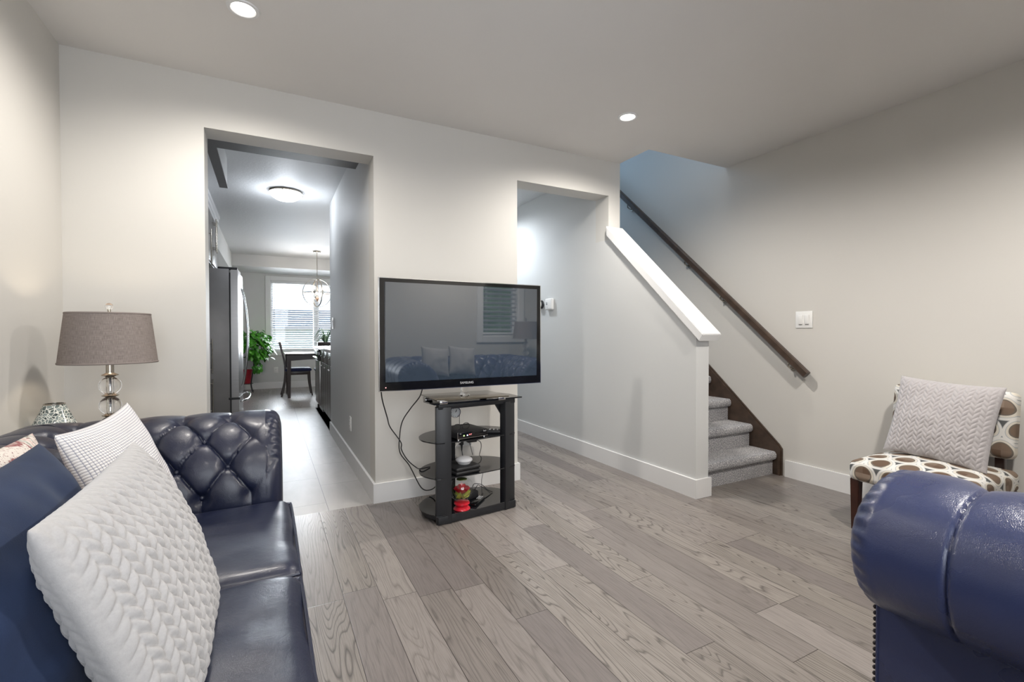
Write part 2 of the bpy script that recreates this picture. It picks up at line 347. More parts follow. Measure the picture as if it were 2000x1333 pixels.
def lathe(bm, prof, c=(0, 0, 0), n=32, uv=False):
    c = Vector(c); rings = []
    for r, z in prof: rings.append([bm.verts.new(c+Vector((r*math.cos(2*PI*k/n), r*math.sin(2*PI*k/n), z))) for k in range(n)] if r > 1e-5 else [bm.verts.new(c+Vector((0, 0, z)))])
    lay = bm.loops.layers.uv.verify() if uv else None
    for i in range(len(rings)-1):
        A, B = rings[i], rings[i+1]
        for k in range(n):
            q = (k+1) % n
            if len(A) == 1 and len(B) == 1: continue
            f = bm.faces.new((A[0], B[q], B[k]) if len(A) == 1 else ((A[k], A[q], B[0]) if len(B) == 1 else (A[k], A[q], B[q], B[k])))
            if uv:
                for lp, (uu, vv) in zip(f.loops, ((k, i), (k+1, i), (k+1, i+1), (k, i+1))): lp[lay].uv = (uu/n, vv/(len(rings)-1))
def ball(bm, c, r, sx=1, sy=1, sz=1, n=20):
    ret = bmesh.ops.create_uvsphere(bm, u_segments=n, v_segments=max(6, n//2), radius=r); vs = ret['verts']
    bmesh.ops.scale(bm, vec=(sx, sy, sz), verts=vs); bmesh.ops.translate(bm, vec=c, verts=vs); return vs
def prism(bm, poly, a0, a1, axis='X'):
    """extrude a 2D polygon along an axis: X -> (y,z), Y -> (x,z), Z -> (x,y)"""
    def P(p, a): return {'X': (a, p[0], p[1]), 'Y': (p[0], a, p[1]), 'Z': (p[0], p[1], a)}[axis]
    A = [bm.verts.new(P(p, a0)) for p in poly]; B = [bm.verts.new(P(p, a1)) for p in poly]; n = len(poly)
    for i in range(n): bm.faces.new((A[i], A[(i+1) % n], B[(i+1) % n], B[i]))
    bm.faces.new(A[::-1]); bm.faces.new(B); return A+B
def grid(bm, f, nu, nv, uvf=None, wrap=False):
    lay = bm.loops.layers.uv.verify() if uvf else None
    V = [[bm.verts.new(f(i/nu, j/nv)) for j in range(nv+1)] for i in range(nu+1)]
    for i in range(nu):
        for j in range(nv):
            fc = bm.faces.new((V[i][j], V[i+1][j], V[i+1][j+1], V[i][j+1]))
            if uvf:
                for lp, (a, b) in zip(fc.loops, ((i, j), (i+1, j), (i+1, j+1), (i, j+1))): lp[lay].uv = uvf(a/nu, b/nv)
    return V
def ob(name, bm, m, parent=None, smooth=True, ang=.6, kind=None, recalc=True):
    if recalc: bmesh.ops.recalc_face_normals(bm, faces=bm.faces)
    me = bpy.data.meshes.new(name); bm.to_mesh(me); bm.free()
    if smooth:
        me.polygons.foreach_set('use_smooth', [True]*len(me.polygons)); me.set_sharp_from_angle(angle=ang)
    me.materials.append(M[m] if isinstance(m, str) else m)
    o = bpy.data.objects.new(name, me); COL.objects.link(o)
    if parent is not None: o.parent = parent
    if kind: o['kind'] = kind
    return o
def struct(name, bm, m, smooth=False): return ob(name, bm, m, None, smooth, kind='structure')
def tag(o, label, cat, group=None):
    o['label'] = label; o['category'] = cat
    if group: o['group'] = group
    return o
def thing(name, label, cat, loc=(0, 0, 0), rz=0, group=None):
    o = bpy.data.objects.new(name, None); o.empty_display_size = .1; COL.objects.link(o); o.location = loc; o.rotation_euler = (0, 0, rz)
    return tag(o, label, cat, group)
def copy_tree(o, parent=None):
    c = o.copy(); COL.objects.link(c)
    if parent is not None: c.parent = parent
    for ch in [q for q in bpy.data.objects if q.parent == o]: copy_tree(ch, c)
    return c
def B(): return bmesh.new()
def text(name, s, size, m, parent, loc, rot, depth=.0006, sx=1):
    cu = bpy.data.curves.new(name, 'FONT'); cu.body = s; cu.size = size; cu.extrude = depth; cu.align_x = 'CENTER'; cu.align_y = 'CENTER'
    tmp = bpy.data.objects.new('tmp', cu); COL.objects.link(tmp); dg = bpy.context.evaluated_depsgraph_get()
    me = bpy.data.meshes.new_from_object(tmp.evaluated_get(dg)); bpy.data.objects.remove(tmp)
    me.materials.clear(); me.materials.append(M[m]); o = bpy.data.objects.new(name, me); COL.objects.link(o); o.parent = parent; o.location = loc; o.rotation_euler = rot; o.scale = (sx, 1, 1)
    return o

# ------------------------------------------------------------------ the setting
XL, XR, YB = -1.321, 3.05, -3.66
X0, X1, X2, X3, X4 = -.7296, .1757, 1.2094, 2.0598, 2.1782
H, ZH, TH = 2.5, 2.217, .17
YP, YO = -.895, -.333
b = B(); box(b, XL-.1, XR+.1, YB-.1, -.005, -.1, 0); box(b, X1, XR+.1, -.005, 4.4, -.1, 0); box(b, -1.6, 2.0, 4.45, 7.6, -.1, 0); struct('floor', b, 'floor')
b = B(); box(b, -1.6, X1, -.005, 4.45, -.1, 0); box(b, X1, .85, 2.42, 4.45, -.1, 0); struct('floor_kitchen', b, 'tile')
b = B(); box(b, XL-.1, XR+.1, YB-.1, YO, H, H+.12); box(b, XL-.1, X4, YO, .005, H, H+.12); struct('ceiling', b, 'ceil')
b = B(); box(b, -1.6, X3+.02, .005, 7.6, H, H+.12); struct('ceiling_kitchen', b, 'kceil')
# wall with the two openings
b = B()
box(b, XL-.1, X0, 0, TH, 0, H); box(b, X0, X1, 0, TH, ZH, H); box(b, X1, X2, 0, TH, 0, H); box(b, X2, X3, 0, TH, ZH, H)
box(b, X3, X4, 0, TH, 1.86, H)
struct('wall_back', b, 'wall')
b = B(); box(b, X1, X2, TH, 2.42, 0, H); box(b, .85, X2, 2.42, 4.4, 0, H); struct('wall_kitchen_right', b, 'hallwall')
b = B(); prism(b, [(YP, 0), (YP, 1.062), (0, 1.878), (0, 0)], X3, X4, 'X'); box(b, X3, X4, TH, 3.6, 0, 5); box(b, X3, X4, 0, TH, 0, 1.86); box(b, X3, X4, 0, TH, H, 5); struct('wall_stair', b, 'hallwall')
b = B(); box(b, X2, X3, 4.4, 4.5, 0, H); box(b, X3, X4, 3.6, 4.5, 0, H); box(b, 1.9, 2.0, 4.5, 7.5, 0, H); struct('wall_hall', b, 'hallwall')
b = B(); box(b, XL-.1, XL, YB-.1, 0, 0, H); struct('wall_left', b, 'wall')
b = B(); box(b, XR, XR+.1, YB-.1, 3.6, 0, 5); struct('wall_right', b, 'wall')
b = B(); box(b, X4, XR, YO-.1, YO, H+.12, 5); box(b, X4, XR, 3.6, 3.7, 0, 5); box(b, X3, XR+.1, YO-.1, 3.7, 5, 5.1); struct('wall_stairwell', b, 'wall')
b = B(); box(b, -1.6, -1.5, TH, 7.6, 0, H); struct('wall_kitchen_left', b, 'hallwall')
# far wall with the dining window
WX0, WX1, WZ0, WZ1 = -.395, 1.36, .745, 2.165
YF = 7.47
b = B(); box(b, -1.5, WX0, YF, YF+.16, 0, H); box(b, WX1, 2.0, YF, YF+.16, 0, H); box(b, WX0, WX1, YF, YF+.16, 0, WZ0); box(b, WX0, WX1, YF, YF+.16, WZ1, H); struct('wall_dining', b, 'hallwall')
# front wall behind the camera, one mirrored window and one added for soft fill
F1 = (2.12, 2.66, .98, 2.10); F2 = (-1.1, .62, .62, 2.18)
b = B(); ys = (YB-.14, YB)
box(b, XL-.1, F2[0], *ys, 0, H); box(b, F2[0], F2[1], *ys, 0, F2[2]); box(b, F2[0], F2[1], *ys, F2[3], H); box(b, F2[1], F1[0], *ys, 0, H)
box(b, F1[0], F1[1], *ys, 0, F1[2]); box(b, F1[0], F1[1], *ys, F1[3], H); box(b, F1[1], XR+.1, *ys, 0, H); struct('wall_front', b, 'wall')
# bulkheads
b = B(); box(b, -1.5, 1.9, 6.47, YF, 2.295, H); struct('trim_dining_bulkhead', b, 'hallwall')
b = B(); box(b, -1.5, -.99, 3.57, 6.47, 2.18, H); struct('trim_side_bulkhead', b, 'hallwall')
b = B(); box(b, -.74, .13, TH, .43, 2.275, H); box(b, -.76, -.712, .43, 1.36, 2.275, H); struct('trim_ceiling_drop', b, 'hallwall')
b = B(); box(b, -.755, .135, TH+.002, .435, 2.262, 2.2745); box(b, -.765, -.707, .435, 1.365, 2.262, 2.2745); struct('trim_drop_shade_sheet', b, 'underside')  # dark sheet added to paint in the shade below the ceiling drop
# baseboards
T, BH = .015, .125
def basebd(name, segs):
    b = B()
    for s in segs: box(b, s[0], s[1], s[2], s[3], 0, BH)
    struct(name, b, 'trim')
basebd('baseboard_back', [(XL+T, X0+T, -T, 0), (X0, X0+T, 0, TH), (X1-T, X2+T, -T, 0), (X2, X2+T, 0, 4.4)])
basebd('baseboard_kitchen', [(X1-T, X1, 0, 2.42)])
basebd('baseboard_left', [(XL, XL+T, YB, 0)])
basebd('baseboard_right', [(XR-T, XR, YB, -.875)])
basebd('baseboard_stair', [(X3-T, X3, YP, 4.4), (X3-T, X4+T, YP-T, YP)])
basebd('baseboard_dining', [(-1.5, 1.9, YF-T, YF)])
basebd('baseboard_front', [(XL, XR, YB, YB+T)])
# sloped white cap of the half wall
b = B(); sl = .909; zc = 1.034
def capz(y): return zc+sl*(y+.942)
pts = [(-.942, zc), (-.972, zc+.046), (0.0, capz(0)+.077), (0.0, capz(0))]
prism(b, pts, X3-.028, X4+.03, 'X')
r = bmesh.ops.bevel(b, geom=list(b.edges), offset=.004, segments=2, affect='EDGES'); struct('trim_half_wall_cap', b, 'trim', True)

# ------------------------------------------------------------------ windows
def window(name, x0, x1, z0, z1, ywall, inward, depth=.16, mull=None, blind=True):
    """inward: +1 when the room lies on the +Y side of the wall"""
    e = bpy.data.objects.new(name, None); COL.objects.link(e); e['kind'] = 'structure'; e.location = (0, 0, 0)
    s = inward; b = B(); c = .085
    def yb(a0, a1): return (min(ywall+s*a0, ywall+s*a1), max(ywall+s*a0, ywall+s*a1))
    for q in ((x0-c, x0, z0-c, z1+c), (x1, x1+c, z0-c, z1+c), (x0, x1, z1, z1+c), (x0, x1, z0-c, z0)):
        box(b, q[0], q[1], *yb(0, .018), q[2], q[3], .003, 1)
    ob('window_casing', b, 'trim', e)
    b = B(); f = .05
    for q in ((x0, x0+f, z0, z1), (x1-f, x1, z0, z1), (x0+f, x1-f, z1-f, z1), (x0+f, x1-f, z0, z0+f)): box(b, q[0], q[1], *yb(-.13, -.08), q[2], q[3])
    for mx in (mull or []): box(b, mx-.055, mx+.055, *yb(-.13, -.08), z0+f, z1-f)
    ob('window_frame', b, 'trim', e)
    b = B(); box(b, x0+f, x1-f, *yb(-.108, -.102), z0+f, z1-f); ob('pane', b, 'pane', e, False)
    b = B()
    for q in ((x0, x0+.012, z0, z1), (x1-.012, x1, z0, z1), (x0, x1, z1-.012, z1), (x0, x1, z0, z0+.012)): box(b, q[0], q[1], *yb(-.08, 0), q[2], q[3])
    ob('window_jamb', b, 'trim', e)
    return e
def blinds(label, x0, x1, z0, z1, y, pitch=.045, tilt=.22, wide=.048):
    t = thing('window_blind', label, 'blind', ((x0+x1)/2, y, z1)); w = (x1-x0)/2-.004
    b = B(); box(b, -w, w, -.026, .026, -.045, 0, .003); ob('headrail', b, 'blind', t)
    b = B(); n = int((z1-z0-.07)/pitch)
    for i in range(n):
        z = -.06-pitch*i; vs = box(b, -w, w, -wide/2, wide/2, z-.0013, z+.0013); rotz(b, vs, tilt, (0, 0, z), 'X')
    ob('slats', b, 'blind', t, False)
    b = B(); zb = -(z1-z0)+.012; box(b, -w, w, -.026, .026, zb, zb+.018, .003); ob('bottom_rail', b, 'blind', t)
    for k in (-.8, 0, .8): b = B(); tube(b, [(w*k, -.027, -.04), (w*k, -.027, zb+.01), (w*k, .027, zb+.01), (w*k, .027, -.04)], .0009, 6, 1); ob('ladder_cord', b, 'blind', t)
    b = B(); cyl(b, (-w+.06, -.034, -.04), (-w+.06, -.034, -(z1-z0)*.62), .004, n=8); ob('tilt_wand', b, 'white', t)
    return t
window('window_1', WX0, WX1, WZ0, WZ1, YF, -1, mull=[.46])
blinds('white slatted blind half open in the bright dining room window', WX0+.015, WX1-.015, WZ0+.013, WZ1-.013, YF+.035)
window('window_2', *F1, YB, 1)
blinds('white slatted blind seen mirrored in the dark television screen', F1[0]+.015, F1[1]-.015, F1[2]+.013, F1[3]-.013, YB-.035, .06, .5, .05)
window('window_added_fill', *F2, YB, 1, mull=[-.24])  # unseen window, added to carry the soft fill light

# ------------------------------------------------------------------ electrical plates
def plate(name, label, cat, loc, rz, w=.075, h=.118, gangs=1, outlet=False, group=None):
    t = thing(name, label, cat, loc, rz, group)                        # local: wall plane y=0, faces -y
    b = B(); box(b, -w/2, w/2, -.006, 0, -h/2, h/2, .002, 2); ob('cover_plate', b, 'white', t)
    for g in range(gangs):
        cx = (g-(gangs-1)/2)*.046
        if outlet:
            for dz in (-.019, .019):
                b = B(); box(b, cx-.016, cx+.016, -.009, -.005, dz-.014, dz+.014, .003, 2); q = ob('socket', b, 'white', t)
                b = B(); box(b, cx-.008, cx-.006, -.0096, -.008, dz-.004, dz+.006); box(b, cx+.006, cx+.008, -.0096, -.008, dz-.004, dz+.006); ob('slot', b, 'blackmatte', q, False)
        else:
            b = B(); vs = box(b, cx-.0165, cx+.0165, -.0105, -.005, -.033, .033, .002, 2); rotz(b, vs, .05, (cx, -.007, 0), 'X'); q = ob('rocker', b, 'white', t)
            b = B(); box(b, cx-.012, cx+.012, -.0108, -.009, -.037, -.0345); ob('rocker_gap', b, 'underside', q, False)
    return t
R90 = PI/2
plate('light_switch', 'white double rocker switch plate on the wall beside the handrail', 'light switch', (XR, -1.005, 1.185), -R90, .122, .122, 2)
plate('light_switch', 'narrow white switch plate on the grey kitchen passage wall', 'light switch', (X1, 2.149, 1.198), -R90, .075, .12, 1)
plate('wall_outlet', 'white wall outlet low on the grey kitchen passage wall', 'outlet', (X1, 1.013, .339), -R90, .075, .118, 1, True)
plate('wall_outlet', 'white wall outlet below the dining room window', 'outlet', (-.302, YF, .365), 0, .08, .12, 1, True)
t = thing('wall_control_box', 'square white control box on the hall wall right of the television', 'wall panel', (X3, .886, 1.376), -R90)
b = B(); box(b, -.062, .062, -.034, 0, -.055, .058, .012, 3); ob('housing', b, 'white', t)
b = B(); box(b, -.035, -.012, -.036, -.032, -.004, .022, .003); ob('dial_mark', b, 'chrome', t)
b = B(); box(b, -.02, -.006, -.036, -.032, -.03, -.022, .002); ob('button', b, 'offwhite', t)
t = thing('thermostat', 'round thermostat with dark rim half hidden behind the television edge', 'thermostat', (X3, 1.06, 1.385), -R90)
b = B(); cyl(b, (0, -.030, 0), (0, 0, 0), .043, .043, 32); ob('rim', b, 'blackmatte', t)
b = B(); cyl(b, (0, -.034, 0), (0, -.029, 0), .038, .040, 32); q = ob('face', b, 'dial', t)
text('digits', '6', .03, 'blackmatte', q, (0, -.0345, 0), (R90, 0, 0))

# ------------------------------------------------------------------ ceiling lights
SL = ['recessed ceiling light near the left corner above the kitchen opening', 'recessed ceiling light above the half wall and stairs', None, None]
for i, (x, y) in enumerate(LIVING_SPOTS[:2]):
    t = thing('recessed_light', SL[i], 'ceiling light', (x, y, H), 0)
    b = B(); lathe(b, [(.046, -.004), (.050, -.007), (.062, -.006), (.064, -.001), (.046, -.001), (.046, -.004)], n=40); ob('trim_ring', b, 'trim', t)
    b = B(); lathe(b, [(0, -.003), (.0455, -.003), (.0455, -.001), (0, -.001)], n=40); ob('lens', b, 'lamp_on', t)
t = thing('flush_ceiling_light', 'white dome flush ceiling light glowing in the kitchen', 'ceiling light', (-.262, 2.10, H))
b = B(); lathe(b, [(0, 0), (.145, 0), (.150, -.012), (.142, -.024), (.0, -.024)], n=48); ob('base_pan', b, 'nickel', t)
b = B(); lathe(b, [(.150, -.022), (.148, -.034), (.125, -.060), (.085, -.084), (.04, -.095), (0, -.097)], n=48); ob('glass_bowl', b, 'dome_on', t)
for k in range(3):
    b = B(); a = .3+k*2*PI/3; ball(b, (.156*math.cos(a), .156*math.sin(a), -.022), .008, n=12); ob('clip', b, 'nickel', t)

# ------------------------------------------------------------------ stairs and handrail
RISE, RUN = .178, .2
t = thing('staircase', 'grey carpeted stairs rising behind the half wall', 'stairs', ((X4+XR)/2, -.79, 0))
hw = (XR-X4)/2-.026
for k in range(14):
    b = B(); y0 = RUN*k; z0 = RISE*k; z1 = z0+RISE
    prof = [(y0, z0), (y0, z1-.062)]
    for a in range(9):
        q = -PI/2-PI*a/8; prof.append((y0-.002+.030*math.cos(q)*.9, z1-.034+.034*math.sin(q)*1.0))
    # nosing: half round in front of the riser
    prof = [(y0, z0), (y0, z1-.066)]+[(y0-.008-.024*math.sin(PI*a/10), z1-.033-.033*math.cos(PI*a/10)) for a in range(11)]+[(y0+RUN+.002, z1), (y0+RUN+.002, z0)]
    nx = 1
    A = prism(b, prof, -hw+.004, hw-.004, 'X')
    o = ob('carpeted_step', b, 'carpet', t, True, .9)
b = B(); prism(b, [(-.055, 0), (-.055, .195), (-.035, .222), (2.7, .222+2.735*.886), (2.7, 0)], hw+.0, hw+.022, 'X'); ob('skirt_board', b, 'railwood', t)
b = B()
prism(b, [(-.063, 0), (-.063, .203), (-.040, .233), (2.7, .233+2.74*.886), (2.7, .195+2.74*.886), (-.032, .195), (-.040, .185), (-.040, 0)], hw+.012, hw+.0255, 'X'); ob('skirt_moulding', b, 'railwood', t)
t = thing('handrail', 'dark stained wooden handrail running up the right wall', 'handrail', (2.985, -1.064, .787))
L = 3.6; dy, dz = L*.740, L*.672; d = Vector((0, dy, dz)).normalized(); nrm = Vector((0, -d.z, d.y))
b = B(); hx, hn = .021, .027; c = .009
sec = [(-hx, -hn+c), (-hx, hn-c), (-hx+c, hn), (hx-c, hn), (hx, hn-c), (hx, -hn+c), (hx-c, -hn), (-hx+c, -hn)]
A = [b.verts.new(Vector((sx, 0, 0))+nrm*sn) for sx, sn in sec]; Bv = [b.verts.new(Vector((sx, 0, 0))+nrm*sn+d*L) for sx, sn in sec]
for i in range(8): b.faces.new((A[i], A[(i+1) % 8], Bv[(i+1) % 8], Bv[i]))
b.faces.new(A[::-1]); b.faces.new(Bv); ob('rail', b, 'railwood', t, True, .5)
for s in (.18, .98, 1.50, 2.55):
    b = B(); p = d*s; tube(b, [p+Vector((0, 0, -.03)), p+Vector((0, 0, -.065)), p+Vector((.03, 0, -.082)), p+Vector((.064, 0, -.082))], .006, 8, 4); cyl(b, p+Vector((.058, 0, -.082)), p+Vector((.065, 0, -.082)), .022, n=16); ob('bracket', b, 'nickel', t)

# ------------------------------------------------------------------ chesterfield sofas
def catmull2(pts, n):
    P = [Vector((p[0], p[1], 0)) for p in pts]; S = spline(P, 14); Ls = [0]
    for i in range(1, len(S)): Ls.append(Ls[-1]+(S[i]-S[i-1]).length)
    out = []
    for k in range(n+1):
        s = Ls[-1]*k/n; i = 0
        while i < len(Ls)-2 and Ls[i+1] < s: i += 1
        f = (s-Ls[i])/max(1e-9, Ls[i+1]-Ls[i]); p = S[i].lerp(S[i+1], f); out.append((p.x, p.y, s))
    return out
PROF = catmull2([(.285, .40), (.292, .46), (.285, .53), (.262, .60), (.215, .67), (.145, .73), (.06, .762), (-.03, .752), (-.10, .715), (-.140, .655), (-.146, .590), (-.125, .525), (-.08, .478), (-.025, .455)], 140)
NP = len(PROF)
V0 = min(PROF[:NP//2], key=lambda p: abs(p[1]-.500))[2]; DV, PU = .114, .157
PN = []
for i in range(NP):
    a, c = PROF[max(i-1, 0)], PROF[min(i+1, NP-1)]; tx, tz = c[0]-a[0], c[1]-a[1]; l = math.hypot(tx, tz); PN.append((tz/l, -tx/l))
VT = PROF[-1][2]
def sstep(a, b_, x):
    x = max(0, min(1, (x-a)/(b_-a))); return x*x*(3-2*x)
def tuft(u, v, A=.023):
    """puffed height at distance u along the piece and v along the profile; diamonds between buttons"""
    c = u/PU; r = (v-V0)/DV
    if r <= 0:
        s = abs(math.sin(PI*c))**.55; lo = sstep(-1.4, 0, r); h = A*(s*lo+(1-lo)*.75)
    elif r <= 3:
        a, b_ = c+r/2, c-r/2; h = A*(abs(math.sin(PI*a))*abs(math.sin(PI*b_)))**.25
    else:
        s = abs(math.cos(PI*c)); w = math.exp(-(r-3)*1.5); dd = abs(((c-.5+.5) % 1)-.5)*PU
        h = A*(w*s**.8+(1-w)*(.95-.30*math.exp(-(dd/.004)**2)))
    if 0 < r <= 3:
        da, db = abs(a-round(a)), abs(b_-round(b_)); h -= .0035*math.exp(-(min(da, db)/.035)**2)
    # button pits
    for k in range(4):
        cc = round(c-.5*(k % 2))+.5*(k % 2); d2 = ((c-cc)*PU)**2+((r-k)*DV)**2
        h -= .017*math.exp(-d2/.00055)
    h -= .018
    if v > VT-.05: h *= sstep(0, .05, VT-v)
    return h
def prof_at(v):
    i = min(range(NP), key=lambda k: abs(PROF[k][2]-v)); return i
def chesterfield(name, label, loc, rz, Wd, ncush, mt, D=.785, buttons=True):
    T_ = thing(name, label, 'sofa', loc, rz)
    UB = .105                                                        # first button from the arm front
    lower = [(.0, .44), (.0, .10), (.27, .10), (.27, .38)]
    def section(u, fade):
        out = []
        for i, (dx, z, v) in enumerate(PROF):
            h = tuft(u, v)*fade+.002*(1-fade); out.append((dx+PN[i][0]*h, z+PN[i][1]*h))
        return out
    bpos = []
    for side in (-1, 1):
        b = B(); NU = 190; rings = []
        cen = (.06, .58)
        for k in range(9):                                            # rounded pleated front end
            s = k/8; ins = 1-math.sqrt(max(0, 1-(1-s)**2)); yv = D-.055*s+.0
            sec = section(-UB+.055*s, sstep(.2, 1, s)*.5); ring = []
            for i, (dx, z) in enumerate(sec):
                amt = .060*ins+(.004*math.sin(i*1.25)*math.exp(-((s-.45)/.3)**2) if i > 30 else 0)
                ring.append((dx-PN[i][0]*amt, D-.055*s, z-PN[i][1]*amt))
            for (dx, z) in lower: ring.append((dx+(.02*ins if dx < .1 else -.02*ins), D-.055*s, z))
            rings.append(ring)
        for k in range(1, NU+1):
            tt = k/NU; ring = []; 
            for i, (dx, z, v) in enumerate(PROF):
                y = (D-.055)-(D-.055-dx)*tt; u = (D-y)-UB
                fade = sstep(-.05, .02, u)*.5+.5*sstep(-.02, .04, u); fade *= .45+.55*sstep(0, .09, y-dx)
                h = tuft(u, v)*fade+.002*(1-fade); ring.append((dx+PN[i][0]*h, y, z+PN[i][1]*h))
            for (dx, z) in lower: ring.append((dx, (D-.055)-(D-.055-dx)*tt, z))
            rings.append(ring)
        sgn = side
        VV = [[b.verts.new((sgn*(Wd/2-dx), y, z)) for (dx, y, z) in ring] for ring in rings]
        n = len(VV[0])
        for i in range(len(VV)-1):
            for j in range(n): b.faces.new((VV[i][j], VV[i][(j+1) % n], VV[i+1][(j+1) % n], VV[i+1][j]))
        b.faces.new(VV[0]); b.faces.new(VV[-1][::-1])
        ob('arm', b, mt, T_, True, 1.2)
        b = B(); x0, x1 = (sgn*(Wd/2+.012), sgn*(Wd/2-.004)); box(b, min(x0, x1), max(x0, x1), 0.0, D-.006, .10, .462, .006, 2); p_ = ob('outer_panel', b, mt, T_)
        b = B()
        for k in range(24): ball(b, (sgn*(Wd/2+.006), D-.004, .115+.0145*k), .0052, 1, .7, 1, 8)
        ob('nailhead_row', b, 'stud', p_)
        b = B(); tube(b, [(sgn*(Wd/2+.010), D-.012, .10), (sgn*(Wd/2+.010), D-.012, .46)], .004, 8, 1); ob('piping', b, mt, p_)
        for k in range(4):
            i = prof_at(V0+k*DV); dx, z, v = PROF[i]; j = 0
            while True:
                u = (j+.5*(k % 2))*PU; y = D-UB-u; j += 1
                if y-dx < .03: break
                h = tuft(u, v)+.003; bpos.append((sgn*(Wd/2-(dx+PN[i][0]*h)), y, z+PN[i][1]*h))
    # back
    b = B(); span = Wd; NU = int(span/.0065); rings = []; UC = (span/2) % PU
    lowb = [(.0, .44), (.0, .10), (.27, .10), (.27, .38)]
    for k in range(NU+1):
        tt = k/NU; ring = []
        for i, (dx, z, v) in enumerate(PROF):
            x = (-Wd/2+dx)+(Wd-2*dx)*tt; u = x+Wd/2-UC; e = min(x-(-Wd/2+dx), (Wd/2-dx)-x); fade = .45+.55*sstep(0, .09, e)
            h = tuft(u, v)*fade+.002*(1-fade); ring.append((x, dx+PN[i][0]*h, z+PN[i][1]*h))
        for (dx, z) in lowb: ring.append(((-Wd/2+dx)+(Wd-2*dx)*tt, dx, z))
        rings.append(ring)
    VV = [[b.verts.new(p) for p in ring] for ring in rings]; n = len(VV[0])
    for i in range(len(VV)-1):
        for j in range(n): b.faces.new((VV[i][j], VV[i][(j+1) % n], VV[i+1][(j+1) % n], VV[i+1][j]))
    b.faces.new(VV[0]); b.faces.new(VV[-1][::-1]); ob('backrest', b, mt, T_, True, 1.2)
    for k in range(1, 4):
        i = prof_at(V0+k*DV); dx, z, v = PROF[i]
        for j in range(-20, 21):
            u = (j+.5*(k % 2))*PU; x = u-Wd/2+UC
            if x < -Wd/2+dx+.03 or x > Wd/2-dx-.03: continue
            h = tuft(u, v)+.003; bpos.append((x, dx+PN[i][0]*h, z+PN[i][1]*h))
    b = B(); ball(b, (0, 0, 0), .0105, 1, 1, 1, 12); me = None
    for p in bpos[:96]:
        if me is None: o = ob('button', b, mt, T_); me = o.data
        else: o = bpy.data.objects.new('button', me); COL.objects.link(o); o.parent = T_
        o.location = p
    # seat deck and cushions
    b = B(); box(b, -Wd/2+.275, Wd/2-.275, .20, D-.02, .10, .285, .012, 2); ob('seat_rail', b, mt, T_)
    cw = (Wd-.57)/ncush
    for k in range(ncush):
        x0 = -Wd/2+.285+cw*k; b = B()
        cushion(b, x0+.002, x0+cw-.002, .255, D+.030, .285, .462, .045, .016, seed=k+Wd); q = ob('seat_cushion', b, mt, T_, True, 1.2)
        b = B(); yf = D+.026; xa, xb = x0+.012, x0+cw-.012
        for zz in (.318, .440):
            tube(b, [(xa, .30, zz), (xa-.002, yf-.05, zz), (xa+.012, yf-.010, zz), (xa+.05, yf, zz), (xb-.05, yf, zz), (xb-.012, yf-.010, zz), (xb+.002, yf-.05, zz), (xb, .30, zz)], .0045, 8, 5)
        ob('piping', b, mt, q)
    for sx in (-1, 1):
        for yy in (.06, D-.08):
            b = B(); lathe(b, [(0, 0), (.028, 0), (.034, .02), (.042, .05), (.040, .075), (.03, .10), (0, .10)], (sx*(Wd/2-.10), yy, 0), 20); ob('foot', b, 'darkwood', T_)
    return T_
def cushion(bm, x0, x1, y0, y1, z0, z1, r, crown, cuts=26, uv=False, seed=0, wrinkle=.008):
    tmp = bmesh.new(); bmesh.ops.create_cube(tmp, size=2); bmesh.ops.subdivide_edges(tmp, edges=list(tmp.edges), cuts=cuts, use_grid_fill=True)
    hx, hy, hz = (x1-x0)/2, (y1-y0)/2, (z1-z0)/2; c = Vector(((x0+x1)/2, (y0+y1)/2, (z0+z1)/2)); mp = {}
    for v in tmp.verts:
        # denser near the edges
        f = lambda s: math.copysign(1-(1-abs(s))**1.25, s) if abs(s) < 1 else s
        p = Vector((f(v.co.x)*hx, f(v.co.y)*hy, v.co.z*hz)); q = Vector((max(-hx+r, min(hx-r, p.x)), max(-hy+r, min(hy-r, p.y)), max(-hz+r, min(hz-r, p.z))))
        dd = p-q
        if dd.length > 1e-6: p = q+dd.normalized()*min(dd.length, r) if dd.length > r else p
        cx, cy = p.x/hx, p.y/hy; k = crown*(1-cx*cx)*(1-cy*cy)
        if p.z > 0: p.z += k*(p.z/hz)
        nz = noise.noise(Vector((p.x*7+seed, p.y*7, p.z*7)))+.5*noise.noise(Vector((p.x*19+seed, p.y*12, p.z*15)))
        p += (p-q*.6).normalized()*nz*wrinkle
        mp[v] = bm.verts.new(p+c)
    lay = bm.loops.layers.uv.verify() if uv else None
    for f in tmp.faces:
        nf = bm.faces.new([mp[v] for v in f.verts])
        if uv:
            n = f.normal
            for lp in nf.loops:
                p = lp.vert.co-c; dr = hz-p.z
                if abs(n.z) > .5: lp[lay].uv = (p.y, p.x)
                elif abs(n.x) > .5: lp[lay].uv = (p.y, p.x+math.copysign(max(0, dr), n.x))
                else: lp[lay].uv = (p.y+math.copysign(max(0, dr), n.y), p.x)
    tmp.free()
SOFA1 = chesterfield('chesterfield_sofa', 'long navy leather tufted sofa along the left wall piled with cushions', (-1.165, -.80-1.21, 0), -PI/2, 2.42, 3, 'leather')
SOFA2 = chesterfield('chesterfield_loveseat', 'navy leather tufted loveseat showing its rolled arm in the lower right corner', (.856+.73, -2.475-.785, 0), 0, 1.46, 2, 'leather2')

